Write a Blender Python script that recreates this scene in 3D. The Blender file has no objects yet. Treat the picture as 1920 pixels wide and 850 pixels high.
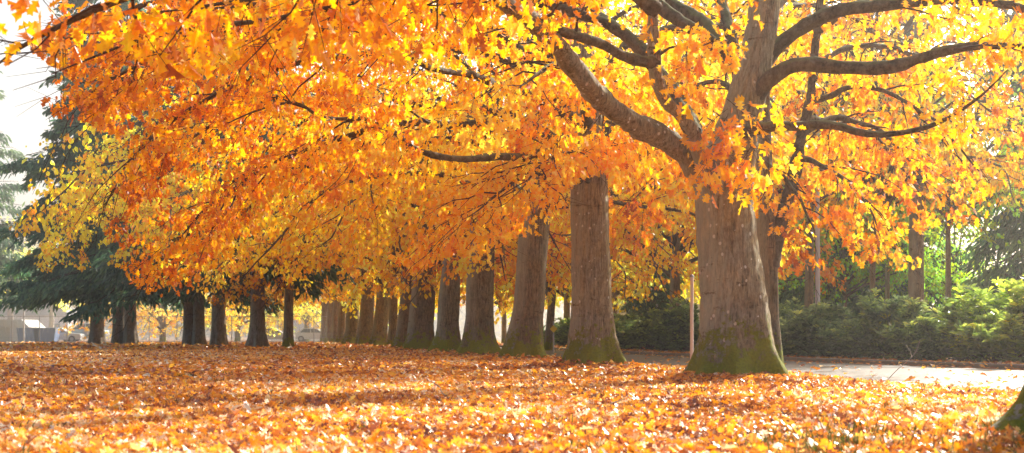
import bpy, math
import numpy as np
from mathutils import Vector

R = math.radians
F, CX, HY, CAMZ = 2400.0, 960.0, 630.0, 0.65      # pixel focal length, centre column, horizon row, eye height
scene = bpy.context.scene
COL = scene.collection
UP = np.array([0, 0, 1.0])

def P(px, py, d):
    return np.array([(px - CX) / F * d, d, CAMZ + (HY - py) / F * d])

# ------------------------------------------------------------------ objects
def link(name, me, parent=None, loc=(0, 0, 0), rz=0.0, scale=1.0, **props):
    o = bpy.data.objects.new(name, me)
    COL.objects.link(o)
    o.location = loc
    o.rotation_euler = (0, 0, rz)
    o.scale = (scale,) * 3
    if parent:
        o.parent = parent
    for k, v in props.items():
        if v is not None:
            o[k] = v
    return o

def thing(name, label, cat, loc=(0, 0, 0), rz=0.0, group=None, scale=1.0):
    return link(name, None, None, loc, rz, scale, label=label, category=cat, group=group)

def copy_tree(root, loc, rz, label, scale=1.0, tint=None):
    r = root.copy(); COL.objects.link(r)
    r.location = loc; r.rotation_euler = (0, 0, rz); r.scale = (scale,) * 3
    r['label'] = label
    for ch in list(root.children):
        c = ch.copy(); COL.objects.link(c); c.parent = r
        if tint: c.color = tint
        for g in list(ch.children):
            e = g.copy(); COL.objects.link(e); e.parent = c
    return r

# ------------------------------------------------------------------ mesh builder
class MB:
    """collects polygons (numpy) and links them as one mesh"""
    def __init__(self):
        self.v, self.loops, self.tot, self.mat, self.smooth, self.attr = [], [], [], [], [], []
        self.n = 0
    def add(self, verts, loops, totals, mat=0, smooth=True, attr=0.5):
        verts = np.asarray(verts, np.float32).reshape(-1, 3)
        self.v.append(verts)
        self.loops.append(np.asarray(loops, np.int64).ravel() + self.n)
        totals = np.asarray(totals, np.int32).ravel()
        self.tot.append(totals)
        self.mat.append(np.full(len(totals), mat, np.int32))
        self.smooth.append(np.full(len(totals), smooth, bool))
        a = np.asarray(attr, np.float32)
        self.attr.append(np.full(len(verts), float(a), np.float32) if a.ndim == 0 else a)
        self.n += len(verts)
    def quads(self, verts, q, **k):
        q = np.asarray(q).reshape(-1, 4)
        self.add(verts, q, np.full(len(q), 4), **k)
    def tube(self, pts, rad, sides=8, mat=0, attr=0.5, cap=True, rough=0.0, rng=None, fine=0):
        pts = np.asarray(pts, float); n = len(pts)
        if fine:      # a gnarled limb: resampled, kinked, with knobs and a collar where it leaves the bole
            L_ = np.concatenate([[0], np.cumsum(np.linalg.norm(np.diff(pts, axis=0), axis=1))])
            m = int(max(30, L_[-1] / .09)); u_ = np.linspace(0, L_[-1], m)
            rad = np.interp(u_, L_, np.broadcast_to(np.asarray(rad, float), (n,)))
            pts = np.stack([np.interp(u_, L_, pts[:, a]) for a in range(3)], 1); n = m
            for _ in range(3): pts[1:-1] = (pts[:-2] + 2 * pts[1:-1] + pts[2:]) / 4
            sm = lambda a, w: np.convolve(a, np.ones(w) / w, 'same')
            kn = sm(rng.normal(0, 1, m), 5) * .16 + sm(rng.normal(0, 1, m), 15) * .14
            for a in range(3): pts[:, a] += np.clip(u_ / .8, 0, 1) * rad * (sm(rng.normal(0, 1, m), 11) * .5)
            rad = rad * (1 + np.clip(kn, -.22, .35)) * (1 + .18 * np.exp(-u_ / .18))
        rad = np.broadcast_to(np.asarray(rad, float), (n,))
        t = np.gradient(pts, axis=0)
        t /= np.linalg.norm(t, axis=1)[:, None] + 1e-9
        ref = np.array([0, 0, 1.0]) if abs(t[0, 2]) < .9 else np.array([0, 1.0, 0])
        u = np.cross(ref, t[0]); u /= np.linalg.norm(u)
        rings = []
        ang = np.linspace(0, 2 * np.pi, sides, endpoint=False)
        for i in range(n):
            u = u - t[i] * np.dot(u, t[i]); u /= np.linalg.norm(u) + 1e-9
            w = np.cross(t[i], u)
            rr = rad[i] * (1 + (rough * rng.normal(size=sides) if rough else 0))
            rings.append(pts[i] + (np.cos(ang) * rr)[:, None] * u + (np.sin(ang) * rr)[:, None] * w)
        v = np.concatenate(rings)
        i = np.arange(n - 1)[:, None] * sides; j = np.arange(sides)[None]; k = (j + 1) % sides
        q = np.stack([i + j, i + k, i + sides + k, i + sides + j], -1)
        self.quads(v, q, mat=mat, attr=attr)
        if cap:
            self.add(rings[-1], np.arange(sides), [sides], mat=mat, attr=attr)
    def twigs(self, a, b, r0, r1, mat=0):
        """many straight three-sided twigs at once"""
        a = np.asarray(a); b = np.asarray(b); N = len(a)
        if not N: return
        t = b - a; t /= np.linalg.norm(t, axis=1)[:, None] + 1e-9
        u = np.cross(t, np.array([.31, .53, .79])); u /= np.linalg.norm(u, axis=1)[:, None] + 1e-9
        w = np.cross(t, u)
        vs = []
        for base, r in ((a, r0), (b, r1)):
            r = np.broadcast_to(np.asarray(r, float), (N,))[:, None]
            for k in range(3):
                c, s = math.cos(k * 2.0944), math.sin(k * 2.0944)
                vs.append(base + r * (u * c + w * s))
        v = np.stack(vs, 1).reshape(-1, 3)
        q = np.array([[0, 1, 4, 3], [1, 2, 5, 4], [2, 0, 3, 5]])
        self.quads(v, (np.arange(N)[:, None, None] * 6 + q).reshape(-1, 4), mat=mat)
    def leaves(self, tmpl, pos, axis, nrm, size, attr, mat=0, curl=None):
        tv, polys = tmpl
        N = len(pos)
        axis = axis / (np.linalg.norm(axis, axis=1)[:, None] + 1e-9)
        side = np.cross(axis, nrm); side /= np.linalg.norm(side, axis=1)[:, None] + 1e-9
        nn = np.cross(side, axis)
        size = np.broadcast_to(np.asarray(size, float), (N,))[:, None, None]
        c = np.ones(N) if curl is None else curl
        z = tv[None, :, 2] * c[:, None]
        v = pos[:, None] + size * (side[:, None] * tv[None, :, 0, None] + axis[:, None] * tv[None, :, 1, None]
                                   + nn[:, None] * z[..., None])
        k = len(tv)
        lp = np.concatenate([np.asarray(p) for p in polys]); tt = np.array([len(p) for p in polys])
        self.add(v.reshape(-1, 3), (np.arange(N)[:, None] * k + lp).ravel(), np.tile(tt, N), mat=mat, smooth=False,
                 attr=np.repeat(np.asarray(attr, np.float32), k))
    def box(self, c, s, mat=0, rz=0.0, attr=.5):
        c = np.asarray(c, float); s = np.asarray(s, float) / 2
        v = np.array([[x, y, z] for z in (-1, 1) for y in (-1, 1) for x in (-1, 1)], float) * s
        ca, sa = math.cos(rz), math.sin(rz)
        v = np.stack([v[:, 0] * ca - v[:, 1] * sa, v[:, 0] * sa + v[:, 1] * ca, v[:, 2]], 1) + c
        self.quads(v, [[0, 2, 3, 1], [4, 5, 7, 6], [0, 1, 5, 4], [1, 3, 7, 5], [3, 2, 6, 7], [2, 0, 4, 6]], mat=mat, smooth=False, attr=attr)
    def prism(self, prof, axis_len, plane='xz', off=0.0, mat=0):
        """2-D outline extruded along y"""
        p = np.asarray(prof, float); n = len(p)
        v = np.concatenate([np.stack([p[:, 0], np.full(n, off - axis_len / 2), p[:, 1]], 1),
                            np.stack([p[:, 0], np.full(n, off + axis_len / 2), p[:, 1]], 1)])
        self.add(v, np.arange(n), [n], mat=mat, smooth=False)
        self.add(v, np.arange(2 * n - 1, n - 1, -1), [n], mat=mat, smooth=False)
        i = np.arange(n); j = (i + 1) % n
        self.quads(v, np.stack([i, i + n, j + n, j], 1)[:, ::-1], mat=mat, smooth=False)
    def mesh(self, name, mats):
        me = bpy.data.meshes.new(name)
        v = np.concatenate(self.v); lo = np.concatenate(self.loops).astype(np.int32); to = np.concatenate(self.tot)
        me.vertices.add(len(v)); me.vertices.foreach_set('co', v.ravel())
        me.loops.add(len(lo)); me.loops.foreach_set('vertex_index', lo)
        me.polygons.add(len(to))
        st = np.concatenate([[0], np.cumsum(to)[:-1]]).astype(np.int32)
        me.polygons.foreach_set('loop_start', st)
        me.polygons.foreach_set('loop_total', to)
        me.polygons.foreach_set('material_index', np.concatenate(self.mat))
        me.polygons.foreach_set('use_smooth', np.concatenate(self.smooth))
        at = me.attributes.new('tone', 'FLOAT', 'POINT')
        at.data.foreach_set('value', np.concatenate(self.attr))
        for m in (mats if isinstance(mats, (list, tuple)) else [mats]):
            me.materials.append(m)
        me.update(); me.validate()
        return me

# ------------------------------------------------------------------ leaf outlines
_o = [(.06, .10), (.27, .26), (.11, .36), (.40, .55), (.13, .64), (.26, .84), (.07, .88)]
def _oak():
    v = [(0, 0, 0), (0, 1, -.18)]
    for s in (-1, 1):
        for x, y in _o:
            v.append((s * x, y, .35 * x - .18 * y * y))
    return np.array(v), [[0] + list(range(2, 9)) + [1], [0, 1] + list(range(15, 8, -1))]
OAK = _oak()
OAK_S = (np.array([(0, 0, 0), (-.28, .3, .09), (-.3, .62, .04), (0, 1, -.18), (.3, .62, .04), (.28, .3, .09), (0, .5, -.05)]),
         [[0, 1, 2, 3, 6], [0, 6, 3, 4, 5]])
ELL = (np.array([(0, 0, 0), (-.17, .35, .05), (-.15, .7, .02), (0, 1, -.12), (.15, .7, .02), (.17, .35, .05)]), [[0, 1, 2, 3], [0, 3, 4, 5]])
NEED = (np.array([(0, 0, 0), (-.10, .3, 0), (-.13, .62, -.03), (0, 1, -.10), (.13, .55, -.03), (.10, .25, 0)]), [[0, 1, 2, 3, 4, 5]])

# ------------------------------------------------------------------ materials
class NT:
    def __init__(self, name):
        self.m = bpy.data.materials.new(name); self.m.use_nodes = True
        self.t = self.m.node_tree; self.t.nodes.clear()
        self.out = self.n('ShaderNodeOutputMaterial')
    def n(self, kind, _in=None, **p):
        x = self.t.nodes.new(kind)
        for k, v in p.items(): setattr(x, k, v)
        for k, v in (_in or {}).items():
            if isinstance(v, bpy.types.NodeSocket): self.t.links.new(v, x.inputs[k])
            else: x.inputs[k].default_value = v
        return x
    def ramp(self, fac, stops, interp='LINEAR'):
        r = self.n('ShaderNodeValToRGB', {'Fac': fac}); e = r.color_ramp
        e.interpolation = interp
        while len(e.elements) < len(stops): e.elements.new(.5)
        for el, (p, c) in zip(e.elements, stops):
            el.position = p; el.color = (*c, 1) if len(c) == 3 else c
        return r.outputs['Color']
    def mix(self, a, b, f, mode='MIX'):
        x = self.n('ShaderNodeMix', data_type='RGBA', blend_type=mode)
        for i, v in ((0, f), (6, a), (7, b)):
            if isinstance(v, bpy.types.NodeSocket): self.t.links.new(v, x.inputs[i])
            else: x.inputs[i].default_value = (*v, 1) if isinstance(v, tuple) and len(v) == 3 else v
        return x.outputs[2]
    def math(self, op, a, b=0.0, clamp=False):
        x = self.n('ShaderNodeMath', operation=op, use_clamp=clamp)
        for i, v in ((0, a), (1, b)):
            if isinstance(v, bpy.types.NodeSocket): self.t.links.new(v, x.inputs[i])
            else: x.inputs[i].default_value = v
        return x.outputs[0]
    def noise(self, vec, scale, detail=4, rough=.6, out='Fac'):
        return self.n('ShaderNodeTexNoise', {'Vector': vec, 'Scale': scale, 'Detail': detail, 'Roughness': rough}).outputs[out]
    def map(self, vec, s):
        return self.n('ShaderNodeMapping', {'Vector': vec, 'Scale': s}).outputs[0]
    def obj(self): return self.n('ShaderNodeTexCoord').outputs['Object']
    def bump(self, h, strength=.5, dist=.02):
        return self.n('ShaderNodeBump', {'Height': h, 'Strength': strength, 'Distance': dist}).outputs[0]
    def surf(self, s): self.t.links.new(s, self.out.inputs['Surface']); return self.m
    def pbr(self, col, rough=.7, normal=None, spec=.4, metal=0.0):
        i = {'Base Color': col if isinstance(col, bpy.types.NodeSocket) else (*col, 1), 'Roughness': rough, 'Specular IOR Level': spec, 'Metallic': metal}
        if normal: i['Normal'] = normal
        return self.n('ShaderNodeBsdfPrincipled', i).outputs[0]

def leaf_mat(name, stops, trans=.55, gain=1.25, rough=.42, spec=.5, sat_t=None):
    k = NT(name)
    tone = k.n('ShaderNodeAttribute', attribute_name='tone').outputs['Fac']
    info = k.n('ShaderNodeObjectInfo')
    c = k.ramp(tone, stops)
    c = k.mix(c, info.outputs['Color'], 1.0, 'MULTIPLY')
    # a darker, drier back with blotches
    nz = k.noise(k.obj(), 18.0, 2)
    c = k.mix(c, k.mix(c, (.55, .42, .36), 1.0, 'MULTIPLY'), k.math('MULTIPLY', k.math('SUBTRACT', nz, .48, True), 2.2, True))
    d = k.pbr(c, rough, spec=spec)
    tc = k.n('ShaderNodeHueSaturation', {'Saturation': 1.12, 'Value': gain, 'Color': c}).outputs[0]
    t = k.n('ShaderNodeBsdfTranslucent', {'Color': tc}).outputs[0]
    return k.surf(k.n('ShaderNodeMixShader', {0: trans, 1: d, 2: t}).outputs[0])

OAKL = leaf_mat('oak_leaf', [(0, (.48, .16, .06)), (.22, (.80, .30, .06)), (.5, (.94, .46, .045)), (.78, (.97, .62, .05)), (1, (.98, .80, .16))], trans=.6, gain=1.3)
LITTER = leaf_mat('fallen_leaf', [(0, (.17, .06, .042)), (.28, (.46, .165, .075)), (.52, (.88, .39, .095)), (.76, (.97, .63, .16)), (1, (.97, .90, .74))], trans=.42, gain=1.2, rough=.36, spec=.9)
GREENL = leaf_mat('shrub_leaf', [(0, (.03, .05, .022)), (.4, (.085, .125, .055)), (.75, (.22, .27, .10)), (1, (.48, .48, .12))], trans=.4, gain=1.7, rough=.33, spec=.7)
NEEDLE = leaf_mat('conifer_needle', [(0, (.018, .036, .024)), (.5, (.036, .066, .040)), (1, (.09, .125, .055))], trans=.3, gain=1.4, rough=.5, spec=.3)

def bark_mat(name, base, dark, scale=1.0, moss=True, lichen=True, furrow=.75):
    k = NT(name)
    o = k.obj()
    v = k.map(o, (11 * scale, 11 * scale, 1.5 * scale))
    fis = k.noise(v, 1.8, 8, .7)
    big = k.noise(o, 1.5 * scale, 5, .65)
    fine = k.noise(k.map(o, (1, 1, .45)), 34, 4, .7)
    h = k.math('ADD', k.math('MULTIPLY', fis, 1.2), k.math('MULTIPLY', fine, .35))
    fur = k.noise(k.map(o, (24 * scale, 24 * scale, 2.6 * scale)), 1.5, 5, .75)
    c = k.mix(dark, base, k.math('MULTIPLY', k.math('ADD', k.ramp(fis, [(.36, (.05, .05, .05)), (.60, (1, 1, 1))]), k.ramp(fine, [(.3, (0, 0, 0)), (.7, (1, 1, 1))])), .55))
    c = k.mix(c, k.mix(c, (.46, .42, .38), 1.0, 'MULTIPLY'), k.ramp(fur, [(.38, (1, 1, 1)), (.47, (0, 0, 0))]))  # relief shading put into the colour: furrows darkened here, ridges lightened next
    c = k.mix(c, k.mix(c, (1.45, 1.42, 1.34), 1.0, 'MULTIPLY'), k.ramp(fur, [(.56, (0, 0, 0)), (.64, (1, 1, 1))]))
    h = k.math('ADD', h, k.math('MULTIPLY', fur, 1.2))
    c = k.mix(c, k.mix(c, (1.15, 1.0, .72), 1.0, 'MULTIPLY'), k.ramp(big, [(.38, (0, 0, 0)), (.62, (1, 1, 1))]))
    c = k.mix(c, k.mix(c, (.62, .58, .54), 1.0, 'MULTIPLY'), k.ramp(k.noise(o, 3.2, 6, .75), [(.52, (0, 0, 0)), (.66, (1, 1, 1))]))
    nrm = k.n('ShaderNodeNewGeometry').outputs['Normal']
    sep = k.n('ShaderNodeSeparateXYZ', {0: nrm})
    # paler grey-green mixed in on faces turned towards negative X
    side_tint = k.math('MULTIPLY', k.ramp(k.math('ADD', k.math('MULTIPLY', sep.outputs[0], -.6), k.math('MULTIPLY', big, .5)), [(.30, (0, 0, 0)), (.75, (1, 1, 1))]), .75)
    c = k.mix(c, k.mix(c, (.52, .58, .46), .75), side_tint)
    # horizontal scars
    sc = k.noise(k.map(o, (1.6, 1.6, 4.5)), 1.1, 6, .75)
    c = k.mix(c, k.mix(c, (.42, .36, .30), 1.0, 'MULTIPLY'), k.ramp(sc, [(.60, (0, 0, 0)), (.66, (1, 1, 1))]))
    if lichen:
        vo = k.n('ShaderNodeTexVoronoi', {'Vector': k.map(o, (1, 1, .7)), 'Scale': 8.0}).outputs['Distance']
        lm = k.math('MULTIPLY', k.math('LESS_THAN', k.math('ADD', vo, k.math('MULTIPLY', fine, .16)), .235), k.math('GREATER_THAN', k.noise(o, 2.3, 2), .44))
        c = k.mix(c, (.78, .76, .66), k.math('MULTIPLY', lm, .85))
    if moss:
        z = k.n('ShaderNodeSeparateXYZ', {0: o}).outputs[2]
        mz = k.math('ADD', k.math('MULTIPLY', z, .95), k.math('MULTIPLY', k.math('SUBTRACT', k.noise(o, 3.4, 8, .8), .5), 3.6))
        mm = k.ramp(mz, [(.42, (1, 1, 1)), (.56, (0, 0, 0))])
        h = k.math('ADD', h, k.math('MULTIPLY', mm, k.math('ADD', .5, k.noise(o, 40, 3))))
        c = k.mix(c, k.mix((.05, .065, .010), (.42, .46, .03), k.noise(o, 26, 4, .7)), mm)
    return k.surf(k.pbr(c, .85, k.bump(h, furrow, .06), spec=.25))

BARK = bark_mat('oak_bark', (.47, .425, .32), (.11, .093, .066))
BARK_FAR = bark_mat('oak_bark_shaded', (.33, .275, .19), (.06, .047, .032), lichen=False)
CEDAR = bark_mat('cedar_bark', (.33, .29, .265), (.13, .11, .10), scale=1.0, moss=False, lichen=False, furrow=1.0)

def limb_mat():
    k = NT('limb_bark'); o = k.obj()
    n1 = k.noise(o, 7, 6, .7); n2 = k.noise(o, 2.2, 3)
    up = k.n('ShaderNodeSeparateXYZ', {0: k.n('ShaderNodeNewGeometry').outputs['Normal']}).outputs[2]
    c = k.mix((.035, .027, .018), (.27, .21, .135), k.ramp(n1, [(.25, (0, 0, 0)), (.75, (1, 1, 1))]))
    c = k.mix(c, k.mix(c, (.55, .5, .45), 1.0, 'MULTIPLY'), k.ramp(k.noise(k.map(o, (1, 1, .6)), 26, 6, .8), [(.45, (0, 0, 0)), (.65, (1, 1, 1))]))
    moss = k.ramp(k.math('ADD', k.math('MULTIPLY', up, .5), n2), [(.68, (0, 0, 0)), (.86, (1, 1, 1))])
    c = k.mix(c, k.mix((.10, .10, .03), (.30, .29, .14), n1), k.math('MULTIPLY', moss, .8))
    return k.surf(k.pbr(c, .9, k.bump(k.math('ADD', n1, k.math('MULTIPLY', k.noise(o, 24, 4), .6)), 1.0, .05), spec=.2))
LIMB = limb_mat()
_k = NT('twig_bark'); TWIG = _k.surf(_k.pbr(_k.mix((.05, .035, .025), (.12, .085, .06), _k.noise(_k.obj(), 6, 2)), .85, spec=.2))

# ------------------------------------------------------------------ terrain functions
_nY = [-60, 5, 14, 17, 21, 24, 26.5, 29, 34, 42, 60, 100, 200, 500]
_nX = [20, 8.4, 6.8, 6.3, 5.7, 5.2, 4.7, 3.9, 2.3, .6, -2.7, -10.2, -29.4, -87]
_fY = [-60, 5, 15, 23, 26, 34.7, 38, 45, 60, 100, 200, 500]
_fX = [36, 18.5, 14.5, 11.6, 10.6, 7.9, 6.9, 5.2, 2.6, -4.5, -23, -80]
def x_near(y): return np.interp(y, _nY, _nX)
def x_far(y): return np.interp(y, _fY, _fX)

ROW_D = [18.4 + 7.7 * i for i in range(16)]
def row_x(d): return 3.18 - .1917 * (d - 18.4)
NEAR = np.array([3.72, 7.75])
ROW_PX = [1380, 1111, 984, 895, 836, 786, 757, 737, 710, 684, 657, 640, 628, 617, 607, 597]
ROWP = [np.array([(px - CX) / F * d, d]) for px, d in zip(ROW_PX, ROW_D)]

def vnoise(x, y, s, seed=0):
    x = np.asarray(x, float) / s; y = np.asarray(y, float) / s
    xi = np.floor(x).astype(np.int64); yi = np.floor(y).astype(np.int64)
    fx = x - xi; fy = y - yi; fx = fx * fx * (3 - 2 * fx); fy = fy * fy * (3 - 2 * fy)
    def h(a, b):
        n = (a * 374761393 + b * 668265263 + seed * 1442695041) & 0x7fffffff
        n = (n ^ (n >> 13)) * 1274126177 & 0x7fffffff
        return ((n ^ (n >> 16)) & 0xffff) / 65535.0
    return (h(xi, yi) * (1 - fx) + h(xi + 1, yi) * fx) * (1 - fy) + (h(xi, yi + 1) * (1 - fx) + h(xi + 1, yi + 1) * fx) * fy

def road_mask(x, y):
    xn = x_near(y) - 1.0 * np.exp(-((y - 16) / 7) ** 2); xf = x_far(y)
    return np.clip((x - xn + .0) / .5, 0, 1) * np.clip((xf - x) / .25, 0, 1)

def gz(x, y):
    x = np.asarray(x, float); y = np.asarray(y, float)
    z = (vnoise(x, y, 2.6, 3) - .5) * .05 + (vnoise(x, y, .8, 5) - .5) * .025
    fade = np.clip(1 - np.abs(y - 15) / 60, 0, 1)
    z = z * fade
    for i, c in enumerate([NEAR] + ROWP[:6]):
        d2 = (x - c[0]) ** 2 + (y - c[1]) ** 2
        z = z + (.16 if i else .09) * np.exp(-d2 / (1.15 ** 2 if i else 1.4 ** 2))
    e = x_near(y) - .8 - x
    z = z - .06 * np.exp(-np.maximum(e, 0) / 1.2)
    m = road_mask(x, y)
    z = z * (1 - m) - .10 * m
    z = z + np.where(x > x_far(y), .05, 0)
    return z

# ------------------------------------------------------------------ setting: ground, road
def build_ground():
    k = NT('leafy_ground'); o = k.obj()
    vo = k.n('ShaderNodeTexVoronoi', {'Vector': o, 'Scale': 9.0, 'Randomness': 1.0})
    big = k.noise(o, .35, 4)
    c = k.ramp(k.n('ShaderNodeSeparateColor', {0: vo.outputs['Color']}).outputs[0],
               [(0, (.13, .045, .018)), (.4, (.30, .105, .03)), (.7, (.48, .20, .045)), (1, (.52, .34, .14))])
    c = k.mix(c, (.12, .10, .03), k.math('MULTIPLY', k.ramp(k.noise(o, 1.1, 5, .7), [(.55, (0, 0, 0)), (.72, (1, 1, 1))]), .45))
    c = k.mix(c, k.mix(c, (.6, .5, .45), 1.0, 'MULTIPLY'), k.ramp(big, [(.4, (0, 0, 0)), (.7, (1, 1, 1))]))
    h = k.math('ADD', vo.outputs['Distance'], k.noise(o, 25, 3))
    m = k.surf(k.pbr(c, .75, k.bump(h, .9, .04), spec=.3))
    xs = np.unique(np.concatenate([np.linspace(-500, -40, 14), np.linspace(-40, -14, 27), np.linspace(-14, 14, 113), np.linspace(14, 40, 40), np.linspace(40, 500, 14)]))
    ys = np.unique(np.concatenate([np.linspace(-60, 0, 13), np.linspace(0, 45, 181), np.linspace(45, 140, 64), np.linspace(140, 900, 20)]))
    X, Y = np.meshgrid(xs, ys)
    v = np.stack([X, Y, gz(X, Y)], -1).reshape(-1, 3)
    nx = len(xs); i = np.arange(len(ys) - 1)[:, None] * nx; j = np.arange(nx - 1)[None]
    q = np.stack([i + j, i + j + 1, i + nx + j + 1, i + nx + j], -1)
    b = MB(); b.quads(v, q)
    link('ground', b.mesh('ground', m), kind='structure')

    k = NT('asphalt'); o = k.obj()
    n = k.noise(o, 60, 3); n2 = k.noise(o, .8, 4)
    c = k.mix((.05, .05, .053), (.105, .102, .10), k.math('MULTIPLY', k.math('ADD', n, n2), .5))
    m = k.surf(k.pbr(c, k.math('ADD', k.math('MULTIPLY', n2, .2), .42), k.bump(n, .5, .01), spec=.5))
    yy = np.concatenate([np.linspace(-58, 5, 20), np.linspace(6, 60, 60), np.linspace(62, 480, 50)])
    xa, xb = x_near(yy) - .95, x_far(yy) - .02
    n = len(yy); b = MB()
    v = np.concatenate([np.stack([xa, yy, np.full(n, -.07)], 1), np.stack([xb, yy, np.full(n, -.05)], 1)])
    i = np.arange(n - 1)
    b.quads(v, np.stack([i, i + n, i + n + 1, i + 1], 1), smooth=False)
    link('road', b.mesh('road', m), kind='structure')

    k = NT('kerb_concrete'); o = k.obj()
    m = k.surf(k.pbr(k.mix((.13, .115, .10), (.24, .21, .18), k.noise(o, 3, 5)), .85))
    b = MB()
    xo = x_far(yy)
    prof = [(-.0, -.1), (0.015, .04), (.04, .06), (.19, .06), (.19, -.05)]
    v = np.concatenate([np.stack([xo + dx, yy, np.full(n, z)], 1) for dx, z in prof])
    for s in range(len(prof) - 1):
        b.quads(v, np.stack([i + s * n, i + 1 + s * n, i + 1 + (s + 1) * n, i + (s + 1) * n], 1)[:, ::-1], smooth=False)
    link('kerb', b.mesh('kerb', m), kind='structure')
build_ground()

# ------------------------------------------------------------------ fallen leaves (nobody could count them)
def litter(name, seed, n, d0, d1, size, tmpl, lift=1.0, dens_pow=1.0):
    g = np.random.default_rng(seed)
    u = g.random(n)
    d = (d0 ** dens_pow + u * (d1 ** dens_pow - d0 ** dens_pow)) ** (1 / dens_pow)
    x = (g.random(n) * 2 - 1) * (.43 * d + 1.8)
    # keep off the road except a few strays; part of them sits on the strip beyond the kerb
    m = road_mask(x, d); keep = (m < .35) | (g.random(n) < .02)
    x, d = x[keep], d[keep]; n = len(x)
    z = np.where(road_mask(x, d) > .6, -.055, gz(x, d))
    for c in [NEAR] + ROWP[:5]:
        rr = np.hypot(x - c[0], d - c[1])
        keep = rr > (.85 if c is NEAR else .5); x, d, z = x[keep], d[keep], z[keep]
    n = len(x)
    az = g.random(n) * 6.283
    tilt = np.abs(g.normal(0, .42, n)) * lift
    ax = np.stack([np.cos(az) * np.cos(tilt), np.sin(az) * np.cos(tilt), np.sin(tilt)], 1)
    nr = UP + g.normal(0, .45 * lift, (n, 3))
    s = size * (.45 + 1.0 * g.random(n) ** 1.3)
    pos = np.stack([x, d, z + .01 + g.random(n) * .035 * lift], 1)
    patch = vnoise(x, d, 1.7, 11) * .6 + vnoise(x, d, .6, 12) * .4
    tone = np.clip(.24 + .55 * patch + g.normal(0, .23, n), 0, 1)
    b = MB()
    b.leaves(tmpl, pos, ax, nr, s, tone, curl=g.normal(.9, 1.1, n))
    link(name, b.mesh(name, LITTER), kind='stuff')
litter('fallen_leaves', 1, 200000, 5.5, 19, .070, OAK, dens_pow=1.4, lift=.8)
litter('fallen_leaves_far', 2, 110000, 19, 62, .105, OAK_S, dens_pow=1.2, lift=.7)
litter('fallen_leaves_distant', 3, 20000, 60, 112, .28, OAK_S, lift=.7)

# ------------------------------------------------------------------ tree parts
def smooth_path(pts, n=14):
    pts = np.asarray(pts, float)
    t = np.concatenate([[0], np.cumsum(np.linalg.norm(np.diff(pts, axis=0), axis=1))]); t /= t[-1]
    m = np.zeros_like(pts)
    m[1:-1] = (pts[2:] - pts[:-2]) / (t[2:] - t[:-2])[:, None]
    m[0] = (pts[1] - pts[0]) / (t[1] - t[0]); m[-1] = (pts[-1] - pts[-2]) / (t[-1] - t[-2])
    q = np.linspace(0, 1, n); out = []
    for s in q:
        i = min(np.searchsorted(t, s, 'right') - 1, len(t) - 2); h = t[i + 1] - t[i]; x = (s - t[i]) / h
        a, b_, c, d = 2 * x**3 - 3 * x**2 + 1, x**3 - 2 * x**2 + x, -2 * x**3 + 3 * x**2, x**3 - x**2
        out.append(a * pts[i] + b_ * h * m[i] + c * pts[i + 1] + d * h * m[i + 1])
    return np.array(out)

def trunk_mesh(name, prof, mat, seed, flare=.55, lobes=5, sides=40, rough=.02, root_reach=.4, relief=0.0):
    """prof: list of (z, x, y, radius); a tapered bole with buttress roots at the ground"""
    g = np.random.default_rng(seed)
    p = np.array(prof, float)
    nz = (70, 150) if relief else (16, 26)
    zz = np.unique(np.concatenate([np.linspace(p[0, 0], min(1.2, p[-1, 0]), nz[0]), np.linspace(min(1.2, p[-1, 0]), p[-1, 0], nz[1])]))
    cx, cy, rr = (np.interp(zz, p[:, 0], p[:, i]) for i in (1, 2, 3))
    ker = np.array([.25, .5, .25])
    for _ in range(30 if relief else 3):
        for a in (cx, cy, rr): a[1:-1] = np.convolve(a, ker, 'valid')
    th = np.linspace(0, 2 * np.pi, sides, endpoint=False)
    ph = g.random(8) * 6.28
    knots = [(g.random() * 6.28, .5 + 3.2 * g.random(), .05 + .07 * g.random(), .02 + .035 * g.random()) for _ in range(9)]
    v = []
    for z, x, y, r in zip(zz, cx, cy, rr):
        zt = max(z + .1, 0)
        e = np.exp(-zt / root_reach)
        lob = .5 + .5 * np.cos(lobes * th + ph[0] + .6 * np.sin(2 * th + ph[1]))
        f = 1 + flare * e * (.35 + .9 * lob ** 1.6)
        f += .035 * np.sin(3 * th + ph[2] + .5 * z) + .02 * np.sin(7 * th + ph[3] + .9 * z) + .012 * np.sin(13 * th + ph[4] - .8 * z)
        if relief:
            sx = th * r * 14
            rid = vnoise(np.concatenate([sx]), np.full(sides, z * 1.6), 1.0, seed + 3) * .6 + vnoise(sx * 2.3, np.full(sides, z * 4.5), 1.0, seed + 4) * .4
            f += relief / r * (np.abs(rid - .5) * 2 - .45)
            f += relief * .8 / r * (vnoise(th * 2, np.full(sides, z * 7), 1.0, seed + 9) - .5)
            for ka, kz, kr, kh in knots:
                da = np.abs((th - ka + np.pi) % (2 * np.pi) - np.pi) * r
                q2 = (da ** 2 + ((z - kz) * 1.5) ** 2) / kr ** 2
                f += kh / r * (np.exp(-q2) - 1.1 * np.exp(-q2 * 5))
        else:
            f += g.normal(0, rough * .35, sides)
        v.append(np.stack([x + r * f * np.cos(th), y + r * f * np.sin(th), np.full(sides, z)], 1))
    v = np.concatenate(v); n = len(zz)
    i = np.arange(n - 1)[:, None] * sides; j = np.arange(sides)[None]; k2 = (j + 1) % sides
    b = MB()
    b.quads(v, np.stack([i + j, i + k2, i + sides + k2, i + sides + j], -1))
    b.add(v[-sides:], np.arange(sides), [sides])
    return b.mesh(name, mat)

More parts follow.
